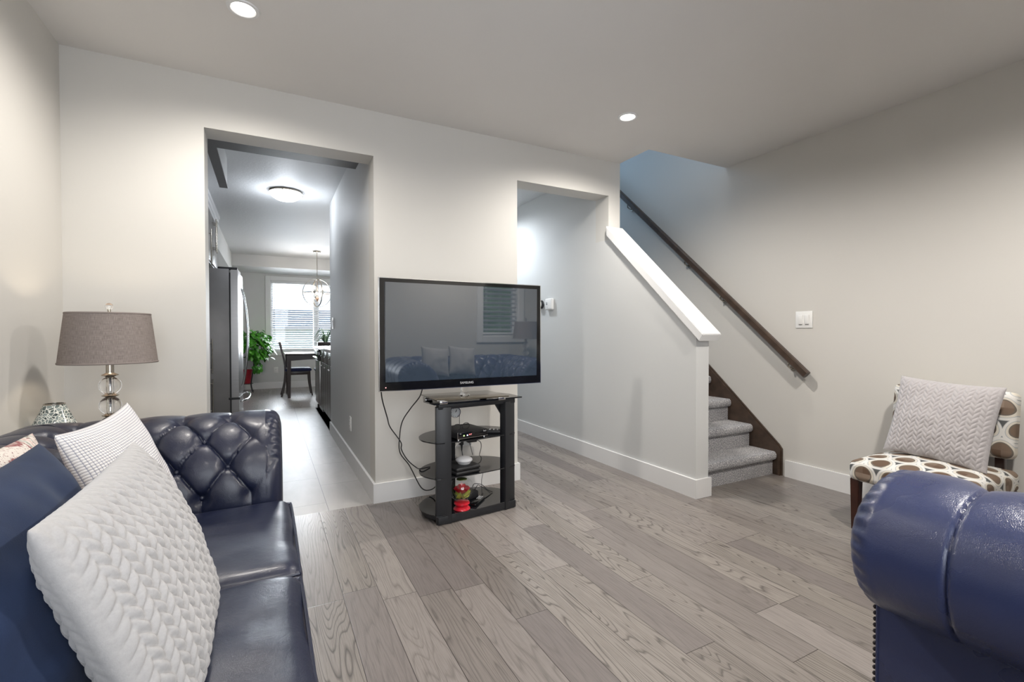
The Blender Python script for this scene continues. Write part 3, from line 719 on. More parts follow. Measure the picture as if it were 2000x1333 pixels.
# ------------------------------------------------------------------ throw pillows
def orient(o, c, xa, ya):
    X = Vector(xa).normalized(); Y = Vector(ya); Y = (Y-X*Y.dot(X)).normalized(); Z = X.cross(Y)
    o.matrix_world = Matrix(((X.x, Y.x, Z.x, c[0]), (X.y, Y.y, Z.y, c[1]), (X.z, Y.z, Z.z, c[2]), (0, 0, 0, 1)))
def cable_h(x, y, cw, lp, amp):
    """braided chevrons running along y"""
    k = x/cw; f = (k % 1)-.5; s = abs(f)*2
    vv = (y+abs(f)*cw*1.05)/lp+(.5 if f < 0 else 0); q = vv % 1
    leaf = max(0, math.sin(PI*q))**.6*max(0, math.sin(PI*min(1, max(0, s*.92+.06))))**.5
    return amp*leaf
def pillow(name, label, size, thick, c, xa, ya, m, n=60, pat=None, pinch=.05, sag=0, seed=0, sy=None):
    b = B(); hw_, hh = size/2, (sy or size)/2
    def surf(sgn):
        def f(u, v):
            s, t_ = 2*u-1, 2*v-1
            x = hw_*s*(1-pinch*(1-t_*t_)*abs(s)); y = hh*t_*(1-pinch*(1-s*s)*abs(t_))
            prof = max(0, (1-s**4*.98-.02*abs(s))*(1-t_**4*.98-.02*abs(t_)))**.5*(.62+.38*(1-s*s)*(1-t_*t_))
            z = thick/2*prof
            if pat and sgn > 0: z += pat(x, y)*min(1, prof*2.2)
            elif pat: z += pat(x, y)*min(1, prof*2.2)
            z += .010*noise.noise(Vector((x*6+seed, y*6, sgn)))*prof+.006*noise.noise(Vector((x*16+seed, y*16, sgn)))*prof
            bend = -sag*(t_-.2)**2
            return Vector((x, y, sgn*z+bend*.5))
        return f
    grid(b, surf(1), n, n, lambda u, v: (u, v)); grid(b, surf(-1), n, n, lambda u, v: (u, v))
    bmesh.ops.remove_doubles(b, verts=b.verts, dist=.0006)
    o = ob(name, b, m, None, True, 2.0); orient(o, c, xa, ya); return tag(o, label, 'cushion')
pillow('throw_pillow', 'large ivory plush cushion with braided chevron pattern nearest the camera', .49, .14, (-.625, -1.990, .640), (.02, 1, .03), (-.34, -.16, .90), 'cable', 200, lambda x, y: cable_h(x, y, .0385, .0245, .0092), .04, seed=3, sy=.42)
pillow('throw_pillow', 'dark blue velvet cushion behind the ivory plush cushion', .50, .17, (-.770, -2.040, .655), (0, 1, 0), (-.30, 0, .95), 'velvet', 90, lambda x, y: .007*noise.noise(Vector((x*5+y*4, y*13-x*6, 2.2)))+.004*noise.noise(Vector((x*16, y*22, 5))), .05, seed=9, sy=.44)
pillow('throw_pillow', 'white waffle weave cushion leaning at the far end of the sofa back', .50, .12, (-.775, -1.365, .650), (.06, 1, .02), (-.36, 0, .93), 'waffle', 60, None, .08, seed=5, sy=.44)
pillow('throw_pillow', 'cream and red paisley cushion at the left edge behind the blue one', .46, .11, (-.865, -1.815, .640), (0, 1, 0), (-.22, .0, .97), 'paisley', 60, None, .02, seed=1, sy=.44)
for k, (px, lab) in enumerate(((1.23, 'pale cushion on the loveseat beside its left arm, mirrored in the screen'), (1.55, 'pale cushion on the loveseat beside its right arm, mirrored in the screen'))):
    pillow('throw_pillow', lab, .33, .11, (px, -2.95, .72), (-1, 0, .1), (0, -.3, .95), 'cable', 40, None, .08, seed=20+k)

# ------------------------------------------------------------------ slipper chair and its pillow
t = thing('slipper_chair', 'armless slipper chair in brown and grey circle print against the right wall', 'chair', (2.69, -1.885, 0))
b = B(); cushion(b, -.270, .262, -.268, .268, .272, .385, .035, .035, 26, True, 2, .002); ob('seat', b, 'ogee', t, True, 1.2)
b = B(); lay = b.loops.layers.uv.verify()
cushion(b, -.045, .045, -.262, .262, -.170, .170, .03, .0, 20, False, 4, .002)
for f in b.faces:
    for lp in f.loops:
        p = lp.vert.co; lp[lay].uv = (p.y+.03+(-p.x if abs(f.normal.y) > .6 else 0), p.z+.02)
bmesh.ops.rotate(b, cent=(0, 0, 0), matrix=Matrix.Rotation(.14, 3, 'Y'), verts=b.verts); bmesh.ops.translate(b, vec=(.232, 0, .612), verts=b.verts); ob('backrest', b, 'ogee', t, True, 1.2)
for sx in (-1, 1):
    for sy in (-1, 1):
        b = B(); x, y = (-.238 if sx < 0 else .232), sy*.235; xb, w0, w1 = (x, .022, .017) if sx < 0 else (x+.03, .022, .016)
        A = [b.verts.new((x+a*w0, y+c*w0, .285)) for a, c in ((-1, -1), (1, -1), (1, 1), (-1, 1))]; C = [b.verts.new((xb+a*w1, y+c*w1, 0)) for a, c in ((-1, -1), (1, -1), (1, 1), (-1, 1))]
        for i in range(4): b.faces.new((A[i], A[(i+1) % 4], C[(i+1) % 4], C[i]))
        b.faces.new(A); b.faces.new(C[::-1]); bmesh.ops.bevel(b, geom=list(b.edges), offset=.003, segments=2, affect='EDGES'); ob('leg', b, 'redwood', t)
for sy in (-1, 1):
    b = B(); box(b, .215, .25, sy*.20-.018, sy*.20+.018, .30, .50, .003); ob('back_support', b, 'redwood', t)
pillow('throw_pillow', 'dove grey braided knit cushion resting on the circle print chair', .44, .13, (2.745, -1.905, .618), (-.02, -1, -.06), (.30, -.09, .93), 'cable2', 170, lambda x, y: cable_h(x, -y, .040, .027, .0065), .05, seed=12)

# ------------------------------------------------------------------ corner table, table lamp, mosaic shade
def table_lamp(label, loc):
    t = thing('table_lamp', label, 'lamp', loc)
    b = B(); lathe(b, [(0, 0), (.062, 0), (.066, .006), (.062, .016), (.034, .024), (.014, .034), (0, .034)], n=40); ob('lamp_base', b, 'nickel', t)
    b = B(); cyl(b, (0, 0, .03), (0, 0, .40), .006, n=12); ob('stem', b, 'chrome', t)
    for z in (.077, .165, .253):
        b = B(); lathe(b, [(.010, z-.0375)]+[(.040*math.sin(a), z-.040*math.cos(a)) for a in [.36+(PI-.72)*i/18 for i in range(19)]]+[(.010, z+.0375), (.010, z-.0375)], n=36); ob('glass_ball', b, 'glass', t)
    for z in (.121, .209, .300):
        b = B(); lathe(b, [(0, z-.012), (.012, z-.012), (.018, z-.007), (.030, z-.002), (.031, z+.001), (.022, z+.005), (.014, z+.010), (.012, z+.014), (0, z+.014)], n=36); ob('metal_disc', b, 'nickel', t)
    b = B(); cyl(b, (0, 0, .31), (0, 0, .372), .0145, n=20); ob('socket', b, 'nickel', t)
    b = B(); r0, r1, h = .172, .147, .222; zb = .352
    lathe(b, [(r0, zb)]+[(r0+(r1-r0)*i/10, zb+h*i/10) for i in range(1, 11)]+[(r1-.003, zb+h), (r0-.003, zb), (r0, zb)], n=72, uv=True); sh = ob('lamp_shade', b, 'linen', t)
    for r, z in ((r0+.0005, zb+.004), (r1+.0005, zb+h-.004)): b = B(); lathe(b, [(r, z-.004), (r+.0015, z), (r, z+.004), (r-.004, z+.004), (r-.004, z-.004), (r, z-.004)], n=72); ob('shade_trim', b, 'linen', sh)
    b = B(); tube(b, [(0, -.012, .37), (0, -.05, .43), (0, -.045, .54), (0, 0, .585), (0, .045, .54), (0, .05, .43), (0, .012, .37)], .002, 6, 6); ob('harp', b, 'nickel', t)
    b = B(); cyl(b, (0, 0, .58), (0, 0, .592), .006, n=12); ob('finial_stem', b, 'nickel', t)
    b = B(); ball(b, (0, 0, .604), .0145, n=24); ob('finial', b, 'glass', t)
    return t
def side_table(label, loc, s, h, m='darkwood'):
    t = thing('side_table', label, 'table', loc)
    b = B(); box(b, -s, s, -s, s, h-.03, h, .006); ob('tabletop', b, m, t)
    b = B(); box(b, -s+.03, s-.03, -s+.03, s-.03, h-.09, h-.03, .003); ob('apron', b, m, t)
    for sx in (-1, 1):
        for sy in (-1, 1): b = B(); box(b, sx*(s-.045)-.02, sx*(s-.045)+.02, sy*(s-.045)-.02, sy*(s-.045)+.02, 0, h-.03, .003); ob('leg', b, m, t)
    return t
side_table('dark corner side table hidden behind the long sofa under the lamp', (-1.055, -.335, 0), .24, .605)
table_lamp('table lamp with grey drum shade and stacked glass balls in the left corner', (-1.050, -.40, .605))
t = thing('mosaic_candle_shade', 'crackled mirror mosaic candle shade in the left corner behind the sofa', 'candle holder', (-1.236, -.40, .605))
b = B(); lathe(b, [(.060, 0), (.078, .03), (.080, .065), (.073, .095), (.061, .120), (.046, .155), (.034, .183), (.031, .183), (.043, .154), (.058, .119), (.070, .094), (.076, .065), (.074, .032), (.056, .004), (.060, 0)], n=56); ob('shade', b, 'mosaic', t)
b = B(); lathe(b, [(.0305, .181), (.035, .181), (.035, .186), (.0305, .186), (.0305, .181)], n=48); ob('rim', b, 'nickel', t)
side_table('dark side table beside the loveseat, mirrored in the television', (2.66, -3.37, 0), .22, .605)
table_lamp('table lamp with grey drum shade beside the loveseat, mirrored in the screen', (2.58, -3.30, .605))

# ------------------------------------------------------------------ television
t = thing('television', 'large flat black television on the glass shelf stand', 'television', (.604, -.50, 0))
tx0, tx1, tz0, tz1 = -.502, .502, .776, 1.388
def frame(bm, x0, x1, z0, z1, xi0, xi1, zi0, zi1, y0, y1):
    O = [(x0, z0), (x1, z0), (x1, z1), (x0, z1)]; I = [(xi0, zi0), (xi1, zi0), (xi1, zi1), (xi0, zi1)]
    V = {}
    for nme, L_ in (('O', O), ('I', I)):
        for yy in (y0, y1):
            for i, (x, z) in enumerate(L_): V[nme, yy, i] = bm.verts.new((x, yy, z))
    for i in range(4):
        j = (i+1) % 4
        bm.faces.new((V['O', y0, i], V['O', y0, j], V['I', y0, j], V['I', y0, i])); bm.faces.new((V['O', y1, i], V['I', y1, i], V['I', y1, j], V['O', y1, j]))
        bm.faces.new((V['O', y0, i], V['O', y1, i], V['O', y1, j], V['O', y0, j])); bm.faces.new((V['I', y0, i], V['I', y0, j], V['I', y1, j], V['I', y1, i]))
b = B(); frame(b, tx0, tx1, tz0, tz1, tx0+.034, tx1-.034, tz0+.046, tz1-.034, -.006, .010); bmesh.ops.bevel(b, geom=[e for e in b.edges], offset=.0025, segments=2, affect='EDGES'); fr_ = ob('bezel', b, 'blackgloss', t)
b = B(); frame(b, tx0-.003, tx1+.003, tz0-.003, tz1+.003, tx0+.0005, tx1-.0005, tz0+.0005, tz1-.0005, -.004, .008); ob('bezel_edge', b, 'chrome', fr_)
b = B(); box(b, tx0+.030, tx1-.030, .000, .006, tz0+.034, tz1-.036); scr = ob('screen', b, 'screen', t, False); scr.location = (0, 0, .013); scr.rotation_euler = (.012, 0, .004)
b = B(); box(b, tx0+.004, tx1-.004, .009, .045, tz0+.004, tz1-.004, .012, 3); box(b, -.33, .33, .04, .07, .86, 1.25, .012); ob('rear_housing', b, 'blackmatte', t)
b = B(); cyl(b, (0, .035, .722), (0, .035, .80), .022, .022, 28); ob('neck', b, 'glass', t)
b = B(); cyl(b, (0, .035, .7195), (0, .035, .726), .034, .030, 28); ob('neck_collar', b, 'chrome', t)
b = B(); box(b, -.213, .232, -.095, .210, .7115, .7190, .002); q = ob('base_plate', b, 'glassbronze', t)
for x in (-.17, .19):
    b = B(); box(b, x-.022, x+.022, -.090, -.070, .6945, .7125, .002); box(b, x-.022, x+.022, .18, .20, .6945, .7125, .002); ob('base_foot', b, 'chrome', q)
text('brand_lettering', 'SAMSUNG', .0185, 'offwhite', fr_, (.0, -.0068, tz0+.023), (R90, 0, 0), .0004, 1.0)
b = B(); box(b, tx0+.030, tx0+.035, -.0068, -.006, tz0+.015, tz0+.020); ob('power_light', b, 'led_r', fr_, False)

# ------------------------------------------------------------------ television stand
SC = Vector((.672, -.475, 0)); SA = .105
t = thing('television_stand', 'black stand with curved glass shelves under the television', 'tv stand', SC, SA)
for s in (-1, 1):
    b = B(); vs = box(b, -.044, .044, -.024, .024, 0, .668, .004); rotz(b, vs, s*.30*1.0, (0, 0, 0)); bmesh.ops.translate(b, vec=(s*.218, -.012, 0), verts=b.verts); ob('front_post', b, 'black', t)
b = B(); vs = box(b, -.05, .05, -.02, .02, .02, .46, .004); bmesh.ops.translate(b, vec=(-.06, .27, 0), verts=b.verts); ob('rear_column', b, 'black', t)
def shelfpoly(k=1.0, ext=0):
    half = [(.0, -.050), (.235, -.035), (.275, .0), (.302, .07), (.300, .14), (.27, .215), (.20, .285), (.10, .325), (0, .335)]
    R_ = spline([(a*k+ext*(a > 0), c_, 0) for a, c_ in half], 5); pts = [(p.x, p.y) for p in R_]
    return pts+[(-p.x, p.y) for p in R_[-2:0:-1]]
for z in (.052, .262, .466):
    b = B(); prism(b, shelfpoly(), z-.006, z, 'Z'); ob('glass_shelf', b, 'glassblack', t, True, .5)
b = B(); prism(b, [(-.285, -.045), (.30, -.055), (.31, .10), (.25, .28), (-.22, .28), (-.29, .10)], .6855, .6935, 'Z'); ob('glass_top', b, 'glassblack', t, True, .5)
b = B(); box(b, -.255, .262, -.034, .004, .655, .685, .003); ob('top_rail', b, 'black', t)
b = B(); box(b, -.262, .262, -.042, -.006, .004, .046, .003); ob('bottom_rail', b, 'black', t)
b = B(); prism(b, shelfpoly(.96), .022, .046, 'Z'); ob('base_board', b, 'black', t)
b = B(); prism(b, [(.145, .655), (.175, .655), (.222, .565), (.210, .555)], .012, .030, 'Y'); ob('brace', b, 'black', t)
b = B(); box(b, -.20, .20, .24, .268, .655, .685, .003); ob('rear_rail', b, 'black', t)
def SW(x, y, z):                                                       # stand-local to room
    c_, s_ = math.cos(SA), math.sin(SA); return (SC.x+c_*x-s_*y, SC.y+s_*x+c_*y, z)
# set-top box, glasses, remote
t = thing('set_top_box', 'black set top box on the upper glass shelf', 'set top box', SW(-.045, .085, .466), SA+.08)
b = B(); box(b, -.105, .105, -.115, .10, .008, .048, .006, 3); ob('case', b, 'blackmatte', t)
b = B(); box(b, -.104, .104, -.1165, -.1145, .011, .046, .001); fp = ob('front_panel', b, 'blackgloss', t)
b = B(); box(b, -.106, .106, -.118, -.1155, .008, .0105); box(b, -.106, -.103, -.118, -.1155, .008, .047); ob('front_edge', b, 'chrome', fp, False)
for i, (x, mm) in enumerate(((-.062, 'led_g'), (-.038, 'led_b'))):
    b = B(); box(b, x-.004, x+.004, -.1172, -.1160, .022, .029); ob('indicator', b, mm, fp, False)
text('clock_digits', '9:17', .011, 'led_r', fp, (-.018, -.1172, .028), (R90, 0, 0), .0002)
text('brand_lettering', 'Bell', .014, 'offwhite', fp, (.085, -.1172, .037), (R90, 0, 0), .0002)
text('panel_lettering', 'HD', .007, 'offwhite', fp, (-.085, -.1172, .038), (R90, 0, 0), .0002)
for sx in (-.09, .09):
    for sy in (-.1, .085): b = B(); cyl(b, (sx, sy, 0), (sx, sy, .0085), .007, n=12); ob('foot', b, 'chrome', t)
t = thing('eyeglasses', 'pair of thin framed eyeglasses lying on the set top box', 'eyeglasses', SW(-.08, .03, .515), SA+.2)
for sx in (-1, 1):
    b = B(); tube(b, [(sx*.034+.026*math.cos(a)*1.05, .006*math.sin(a)*0, .017+.019*math.sin(a)) for a in [2*PI*i/20 for i in range(20)]], .0022, 6, 1, True); fr2 = ob('rim', b, 'blackmatte', t)
    b = B(); lathe(b, [(0, -.0006), (.024, -.0006), (.024, .0006), (0, .0006)], n=24); bmesh.ops.rotate(b, cent=(0, 0, 0), matrix=Matrix.Rotation(R90, 3, 'X'), verts=b.verts); bmesh.ops.scale(b, vec=(1.05, 1, .78), verts=b.verts); bmesh.ops.translate(b, vec=(sx*.034, 0, .017), verts=b.verts); ob('lens', b, 'glass', fr2)
    b = B(); tube(b, [(sx*.060, 0, .024), (sx*.062, .03, .018), (sx*.058, .09, .008), (sx*.05, .115, .002)], .002, 6, 5); ob('temple', b, 'blackmatte', t)
b = B(); tube(b, [(-.008, 0, .022), (0, -.002, .026), (.008, 0, .022)], .002, 6, 5); ob('bridge', b, 'chrome', t)
t = thing('remote_control', 'black remote control lying right of the set top box', 'remote control', SW(.165, .03, .466), SA+.95)
b = B(); box(b, -.024, .024, -.085, .085, 0, .022, .007, 3); ob('body', b, 'blackmatte', t)
b = B()
for i in range(5):
    for j in (-1, 0, 1): ball(b, (j*.012, -.055+i*.024, .022), .0045, 1, 1, .5, 8)
ob('keypad', b, 'offwhite', t)
t = thing('mantel_clock', 'silver desk clock with round white dial behind the set top box', 'clock', SW(-.012, .255, .466), SA-.1)
t.scale = (.8, .8, .8)
b = B(); lathe(b, [(0, .0), (.045, 0), (.048, .006), (.045, .012), (0, .012)], n=32); ob('clock_base', b, 'chrome', t)
for sx in (-1, 1): b = B(); cyl(b, (sx*.040, 0, .01), (sx*.040, 0, .12), .003, n=10); ob('pillar', b, 'chrome', t)
b = B(); cyl(b, (0, -.014, .145), (0, .012, .145), .046, n=40); ob('clock_case', b, 'chrome', t)
b = B(); cyl(b, (0, -.0155, .145), (0, -.0135, .145), .039, n=40); dl = ob('dial', b, 'dial', t)
b = B()
for i in range(12): a = PI*i/6; box(b, .033*math.sin(a)-.0012, .033*math.sin(a)+.0012, -.0165, -.0155, .145+.033*math.cos(a)-.0025, .145+.033*math.cos(a)+.0025)
ob('hour_marks', b, 'blackmatte', dl, False)
for a, L_, w in ((.65, .018, .0022), (.45, .026, .0016)):
    b = B(); vs = box(b, -w, w, -.0172, -.0162, 0, L_); rotz(b, vs, a, (0, 0, 0), 'Y'); bmesh.ops.translate(b, vec=(0, 0, .145), verts=b.verts); ob('hand', b, 'blackmatte', dl, False)
for k in range(3):
    b = B(); ball(b, (-.018+.018*k, 0, .028), .009, n=14); ob('pendulum_ball', b, 'chrome', t)
# middle shelf
for k, lab in enumerate(('lower black media box of the stack on the middle glass shelf', 'upper black media box of the stack, under the grey round speaker')):
    t = thing('media_box', lab, 'media box', SW(-.072, .055, .262+.0235*k), SA+.05)
    b = B(); box(b, -.082, .082, -.095, .085, .001, .0235, .010, 3); ob('case', b, 'blackmatte', t)
    b = B(); box(b, -.078, .078, -.0965, -.094, .009, .0115); ob('seam_strip', b, 'blackgloss', t)
t = thing('smart_speaker', 'light grey pebble shaped speaker on the black media boxes', 'speaker', SW(-.060, .035, .310))
b = B(); ball(b, (0, 0, .021), .050, 1, 1, .42, 32); ob('fabric_top', b, 'offwhite', t)
b = B(); lathe(b, [(0, -.001), (.036, -.001), (.044, .010), (.0, .010)], n=36); ob('base', b, 'white', t)
t = thing('wall_tap_adapter', 'white six outlet wall tap behind the television stand', 'power adapter', (.775, 0, .365), 0)
b = B(); box(b, -.055, .055, -.036, 0, -.06, .068, .008, 3); ob('housing', b, 'white', t)
b = B()
for i in (-1, 0, 1):
    for j in (0, 1): z = .022+j*.026; box(b, i*.03-.007, i*.03-.004, -.0365, -.035, z-.004, z+.005); box(b, i*.03+.004, i*.03+.007, -.0365, -.035, z-.004, z+.005); ball(b, (i*.03, -.036, z-.010), .0025, n=6)
ob('slots', b, 'blackmatte', t)
t = thing('power_plug', 'black plug in the white wall tap behind the stand', 'plug', (.742, -.036, .345))
b = B(); box(b, -.014, .014, -.034, .0, -.022, .022, .005, 2); cyl(b, (0, -.03, -.015), (0, -.03, -.06), .008, .004, 12); ob('body', b, 'blackmatte', t)
b = B(); tube(b, [(0, -.03, -.055), (.0, -.05, -.10), (-.02, -.10, -.115), (-.05, -.14, -.10)], .003, 8, 6); ob('cord', b, 'blackmatte', t)
t = thing('charger_brick', 'dark grey charger brick plugged into the wall tap', 'charger', (.815, -.036, .353))
b = B(); box(b, -.032, .036, -.045, 0, -.017, .017, .005, 2); ob('body', b, 'blackmatte', t)
b = B(); tube(b, [(.034, -.03, -.004), (.062, -.035, -.02), (.064, -.05, -.05), (.035, -.09, -.085), (.02, -.12, -.092)], .0025, 8, 6); ob('cord', b, 'blackmatte', t)
b = B(); tube(b, [(.728, -.08, .348), (.69, -.10, .335), (.66, -.14, .30), (.655, -.20, .282), (.64, -.28, .285), SW(-.10, .06, .330)], .0028, 8, 6); tag(ob('speaker_cord', b, 'white'), 'white cord curling from the wall tap to the grey speaker', 'cord')
# bottom shelf
gp = SW(-.095, -.002, .052)
t = thing('rose_globe', 'clear glass globe with a red rose on a red base on the bottom shelf', 'ornament', gp)
b = B(); lathe(b, [(0, 0), (.046, 0), (.050, .004), (.047, .012), (.036, .020), (.041, .030), (.047, .036), (.045, .044), (.030, .048), (0, .048)], n=40); ob('stand_base', b, 'red', t)
b = B(); ball(b, (0, 0, .118), .074, n=40); ob('glass_globe', b, 'thinglass', t)
b = B()
for L_ in range(4):
    n = 5; rr = .010+.0095*L_
    for k in range(n):
        a = 2*PI*(k/n)+L_*.6
        def pet(u, v, a=a, rr=rr, L_=L_):
            w = (u-.5)*1.5; th = a+w*.9; rad = rr*(.55+.65*v)+.004*v*v; return Vector((rad*math.cos(th), rad*math.sin(th), .098+.004*(3-L_)+(.040-.004*L_)*v*(1-.35*(2*u-1)**2)))
        grid(b, pet, 6, 6)
ob('rose', b, 'red', t, True, 2)
for k in range(5):
    b = B(); a = 2*PI*k/5+.4
    def lf(u, v, a=a): s = (u-.5)*2; w = .028*math.sin(PI*min(1, v*.9+.08)); rr = .012+.045*v; return Vector((rr*math.cos(a)-s*w*math.sin(a), rr*math.sin(a)+s*w*math.cos(a), .075+.048*v*v-.01*abs(s)))
    grid(b, lf, 6, 8); ob('leaf', b, 'rosegreen' if k != 2 else 'rosedark', t, True, 2)
b = B(); lathe(b, [(0, .184), (.030, .180), (.032, .177), (0, .177)], n=24); ob('top_reflector', b, 'rosedark', t)
t = thing('adapter_box', 'dark grey adapter box with cords behind the rose globe', 'adapter', SW(.03, .16, .052), SA+.2)
b = B(); box(b, -.045, .045, -.055, .055, 0, .045, .008, 3); ob('case', b, 'blackmatte', t)
b = B(); tube(b, [(.03, -.03, .04), (.06, -.02, .06), (.09, 0, .055), (.12, -.03, .03), (.14, -.06, .004)], .0022, 8, 6); tube(b, [(.035, .0, .04), (.08, .03, .058), (.12, .0, .05), (.13, -.04, .025), (.165, -.05, .004)], .0022, 8, 6); ob('cord', b, 'blackmatte', t)
t = thing('remote_control', 'black remote with pale keys beside the rose globe', 'remote control', SW(.035, .045, .052), SA-.9)
b = B(); box(b, -.022, .022, -.075, .075, 0, .016, .006, 3); ob('body', b, 'blackgloss', t)
b = B()
for i in range(4):
    for j in (-1, 0, 1): ball(b, (j*.011, .02+i*.014, .016), .004, 1, 1, .5, 8)
ob('keypad', b, 'offwhite', t)
t = thing('modem', 'upright pale blue and black modem behind the left post of the stand', 'modem', SW(-.135, .16, .052), SA)
b = B(); box(b, -.028, .028, -.05, .05, 0, .165, .006, 3); ob('case', b, 'offwhite', t)
b = B(); box(b, -.029, .029, -.051, .051, .085, .098, .002); ob('band', b, 'blackmatte', t)
# cables hanging from the television
C1 = [(.120, -.455, .772), (.15, -.35, .70), (.205, -.22, .58), (.249, -.10, .498), (.318, -.09, .394), (.322, -.09, .345), (.360, -.10, .275), (.411, -.12, .226), SW(-.27, .20, .270), SW(-.20, .22, .266)]
C2 = [(.352, -.455, .772), (.365, -.35, .71), (.35, -.20, .62), (.327, -.10, .53), (.313, -.085, .44), (.313, -.085, .33), (.371, -.10, .238), (.440, -.12, .095), (.492, -.14, .075), (.525, -.18, .115), SW(-.13, .26, .20)]
for c_, lab in ((C1, 'black cable hanging from the lower left corner of the television'), (C2, 'black cable dropping behind the stand to a low loop')):
    b = B(); tube(b, c_, .0036, 8, 8); tag(ob('power_cable', b, 'blackmatte'), lab, 'cable', None)
b = B(); tube(b, [(.79, -.16, .46), (.795, -.06, .40), (.80, -.055, .35), (.81, -.07, .29), (.80, -.12, .262)], .002, 8, 6); tag(ob('power_cable', b, 'blackmatte'), 'thin black cable dropping past the white wall tap', 'cable')
b = B(); tube(b, [(.80, -.14, .25), (.86, -.10, .17), (.885, -.10, .13), (.84, -.18, .10), SW(.10, .10, .06)], .0018, 8, 6); tag(ob('power_cable', b, 'blackmatte'), 'thin black cable slanting from the middle shelf to the bottom shelf', 'cable')

# ------------------------------------------------------------------ kitchen
def bar_handle(name, parent, x, y, z0, z1, m='nickel', off=.036, inset=.022):
    b = B(); cyl(b, (x+off, y, z0), (x+off, y, z1), .0055, n=12)
    for z in (z0+(z1-z0)*.12, z1-(z1-z0)*.12): cyl(b, (x-.002, y, z), (x+off, y, z), .0045, n=10)
    return ob(name, b, m, parent)
CF = -.985                                                             # carcass face of the tall cabinets
t = thing('pantry_cabinet', 'tall dark wood pantry cabinet inside the left of the kitchen opening', 'cabinet', (CF, TH+.01, 0))
b = B(); box(b, -.50, 0, .0, 2.385, .10, 2.39, .002); ob('carcass', b, 'cab', t)
b = B(); box(b, -.50, -.05, .0, 2.385, 0, .10); ob('toe_kick', b, 'blackmatte', t, False)
for z0, z1, h0, h1 in ((1.08, 2.385, 1.78, 2.14), (.66, 1.074, .69, 1.04), (.11, .654, .27, .63)):
    for k in range(4):
        b = B(); y0 = .004+k*.595; box(b, 0, .019, y0, y0+.589, z0, z1, .002); dd = ob('door', b, 'cab', t)
        bar_handle('handle', dd, .019, y0+.545, h0, h1, off=.037)
t = thing('over_fridge_cabinet', 'dark wood cabinet with bar handles above the refrigerator', 'cabinet', (CF, 2.58, 0))
b = B(); box(b, -.50, 0, 0, .98, 1.86, 2.39, .002); ob('carcass', b, 'cab', t)
for k, yy in enumerate((.003, .493)):
    b = B(); box(b, 0, .019, yy, yy+.484, 1.865, 2.385, .002); dd = ob('door', b, 'cab', t); bar_handle('handle', dd, .019, (.44, .55)[k], 1.99, 2.35, 'nickel', .037)
b = B(); box(b, -.50, .024, -2.40, .98, 2.392, 2.42, .004); box(b, -.50, .040, -2.40, .98, 2.42, 2.46, .006); box(b, -.50, .052, -2.40, .98, 2.46, H-.002, .002); cm = tag(ob('crown_moulding', b, 'offwhite'), 'pale crown moulding above the tall kitchen cabinets', 'moulding'); cm.location = (CF, 2.58, 0)
# refrigerator: bottom freezer, french doors, faces +X
t = thing('refrigerator', 'stainless french door refrigerator seen from its grey side', 'refrigerator', (-.785, 2.58, 0))
b = B(); box(b, -.70, 0, .0, .90, .03, 1.76, .004); ob('body', b, 'fridgeside', t)
b = B(); box(b, -.66, -.01, .02, .88, 0, .035); ob('plinth', b, 'blackmatte', t, False)
b = B(); box(b, .0, .018, .012, .888, .10, 1.72); ob('door_gasket', b, 'blackmatte', t, False)
def fdoor(y0, y1, z0, z1, name):
    b = B(); n = 14; poly = [(.014, y0), (.014, y1)]+[(.072+.020*math.sin(PI*(.12+.76*(1-i/n))), y1+(y0-y1)*i/n) for i in range(n+1)]
    prism(b, poly, z0, z1, 'Z'); bmesh.ops.bevel(b, geom=[e for e in b.edges if abs(e.verts[0].co.z-e.verts[1].co.z) < 1e-5], offset=.004, segments=2, affect='EDGES'); return ob(name, b, 'steel', t, True, .7)
d1 = fdoor(.0, .447, .425, 1.755, 'door'); d2 = fdoor(.453, .90, .425, 1.755, 'door'); d3 = fdoor(.0, .90, .10, .412, 'freezer_drawer')
for dd, yy in ((d1, .405), (d2, .495)):
    b = B(); tube(b, [(.085, yy, .50), (.108, yy, .56), (.138, yy, .80), (.150, yy, 1.06), (.138, yy, 1.32), (.108, yy, 1.54), (.085, yy, 1.60)], .0115, 12, 8); ob('handle', b, 'chrome', dd)
b = B(); tube(b, [(.085, .06, .375), (.125, .07, .385), (.155, .20, .385), (.165, .45, .385), (.155, .70, .385), (.125, .83, .385), (.085, .84, .375)], .012, 12, 8); ob('handle', b, 'chrome', d3)
b = B(); box(b, -.10, .075, .02, .14, 1.76, 1.782, .008, 3); box(b, -.10, .075, .76, .88, 1.76, 1.782, .008, 3); ob('hinge_cover', b, 'blackmatte', t)
b = B(); box(b, -.012, .09, -.004, .010, .405, .428, .003); ob('hinge_bracket', b, 'blackmatte', t)
# base cabinets on the right with dishwasher
t = thing('base_cabinet', 'dark base cabinet with drawers beyond the grey passage wall', 'cabinet', (.195, 2.43, 0))
b = B(); box(b, .02, .62, 0, 1.36, .10, .875); ob('carcass', b, 'cab', t)
b = B(); box(b, .07, .60, 0, 1.36, 0, .10); ob('toe_kick', b, 'blackmatte', t, False)
for k in range(3):
    y0 = .003+k*.453
    b = B(); box(b, 0, .02, y0, y0+.447, .725, .872, .002); dd = ob('drawer', b, 'cab', t); b = B(); ball(b, (-.012, y0+.22, .80), .011, n=14); cyl(b, (-.01, y0+.22, .80), (.002, y0+.22, .80), .004, n=8); ob('knob', b, 'chrome', dd)
    for j in range(2):
        b = B(); ya = y0+j*.225; box(b, 0, .02, ya, ya+.222, .105, .718, .002); dd = ob('door', b, 'cab', t); yk = ya+(.19 if j == 0 else .03); b = B(); ball(b, (-.012, yk, .67), .010, n=14); cyl(b, (-.01, yk, .67), (.002, yk, .67), .004, n=8); ob('knob', b, 'chrome', dd)
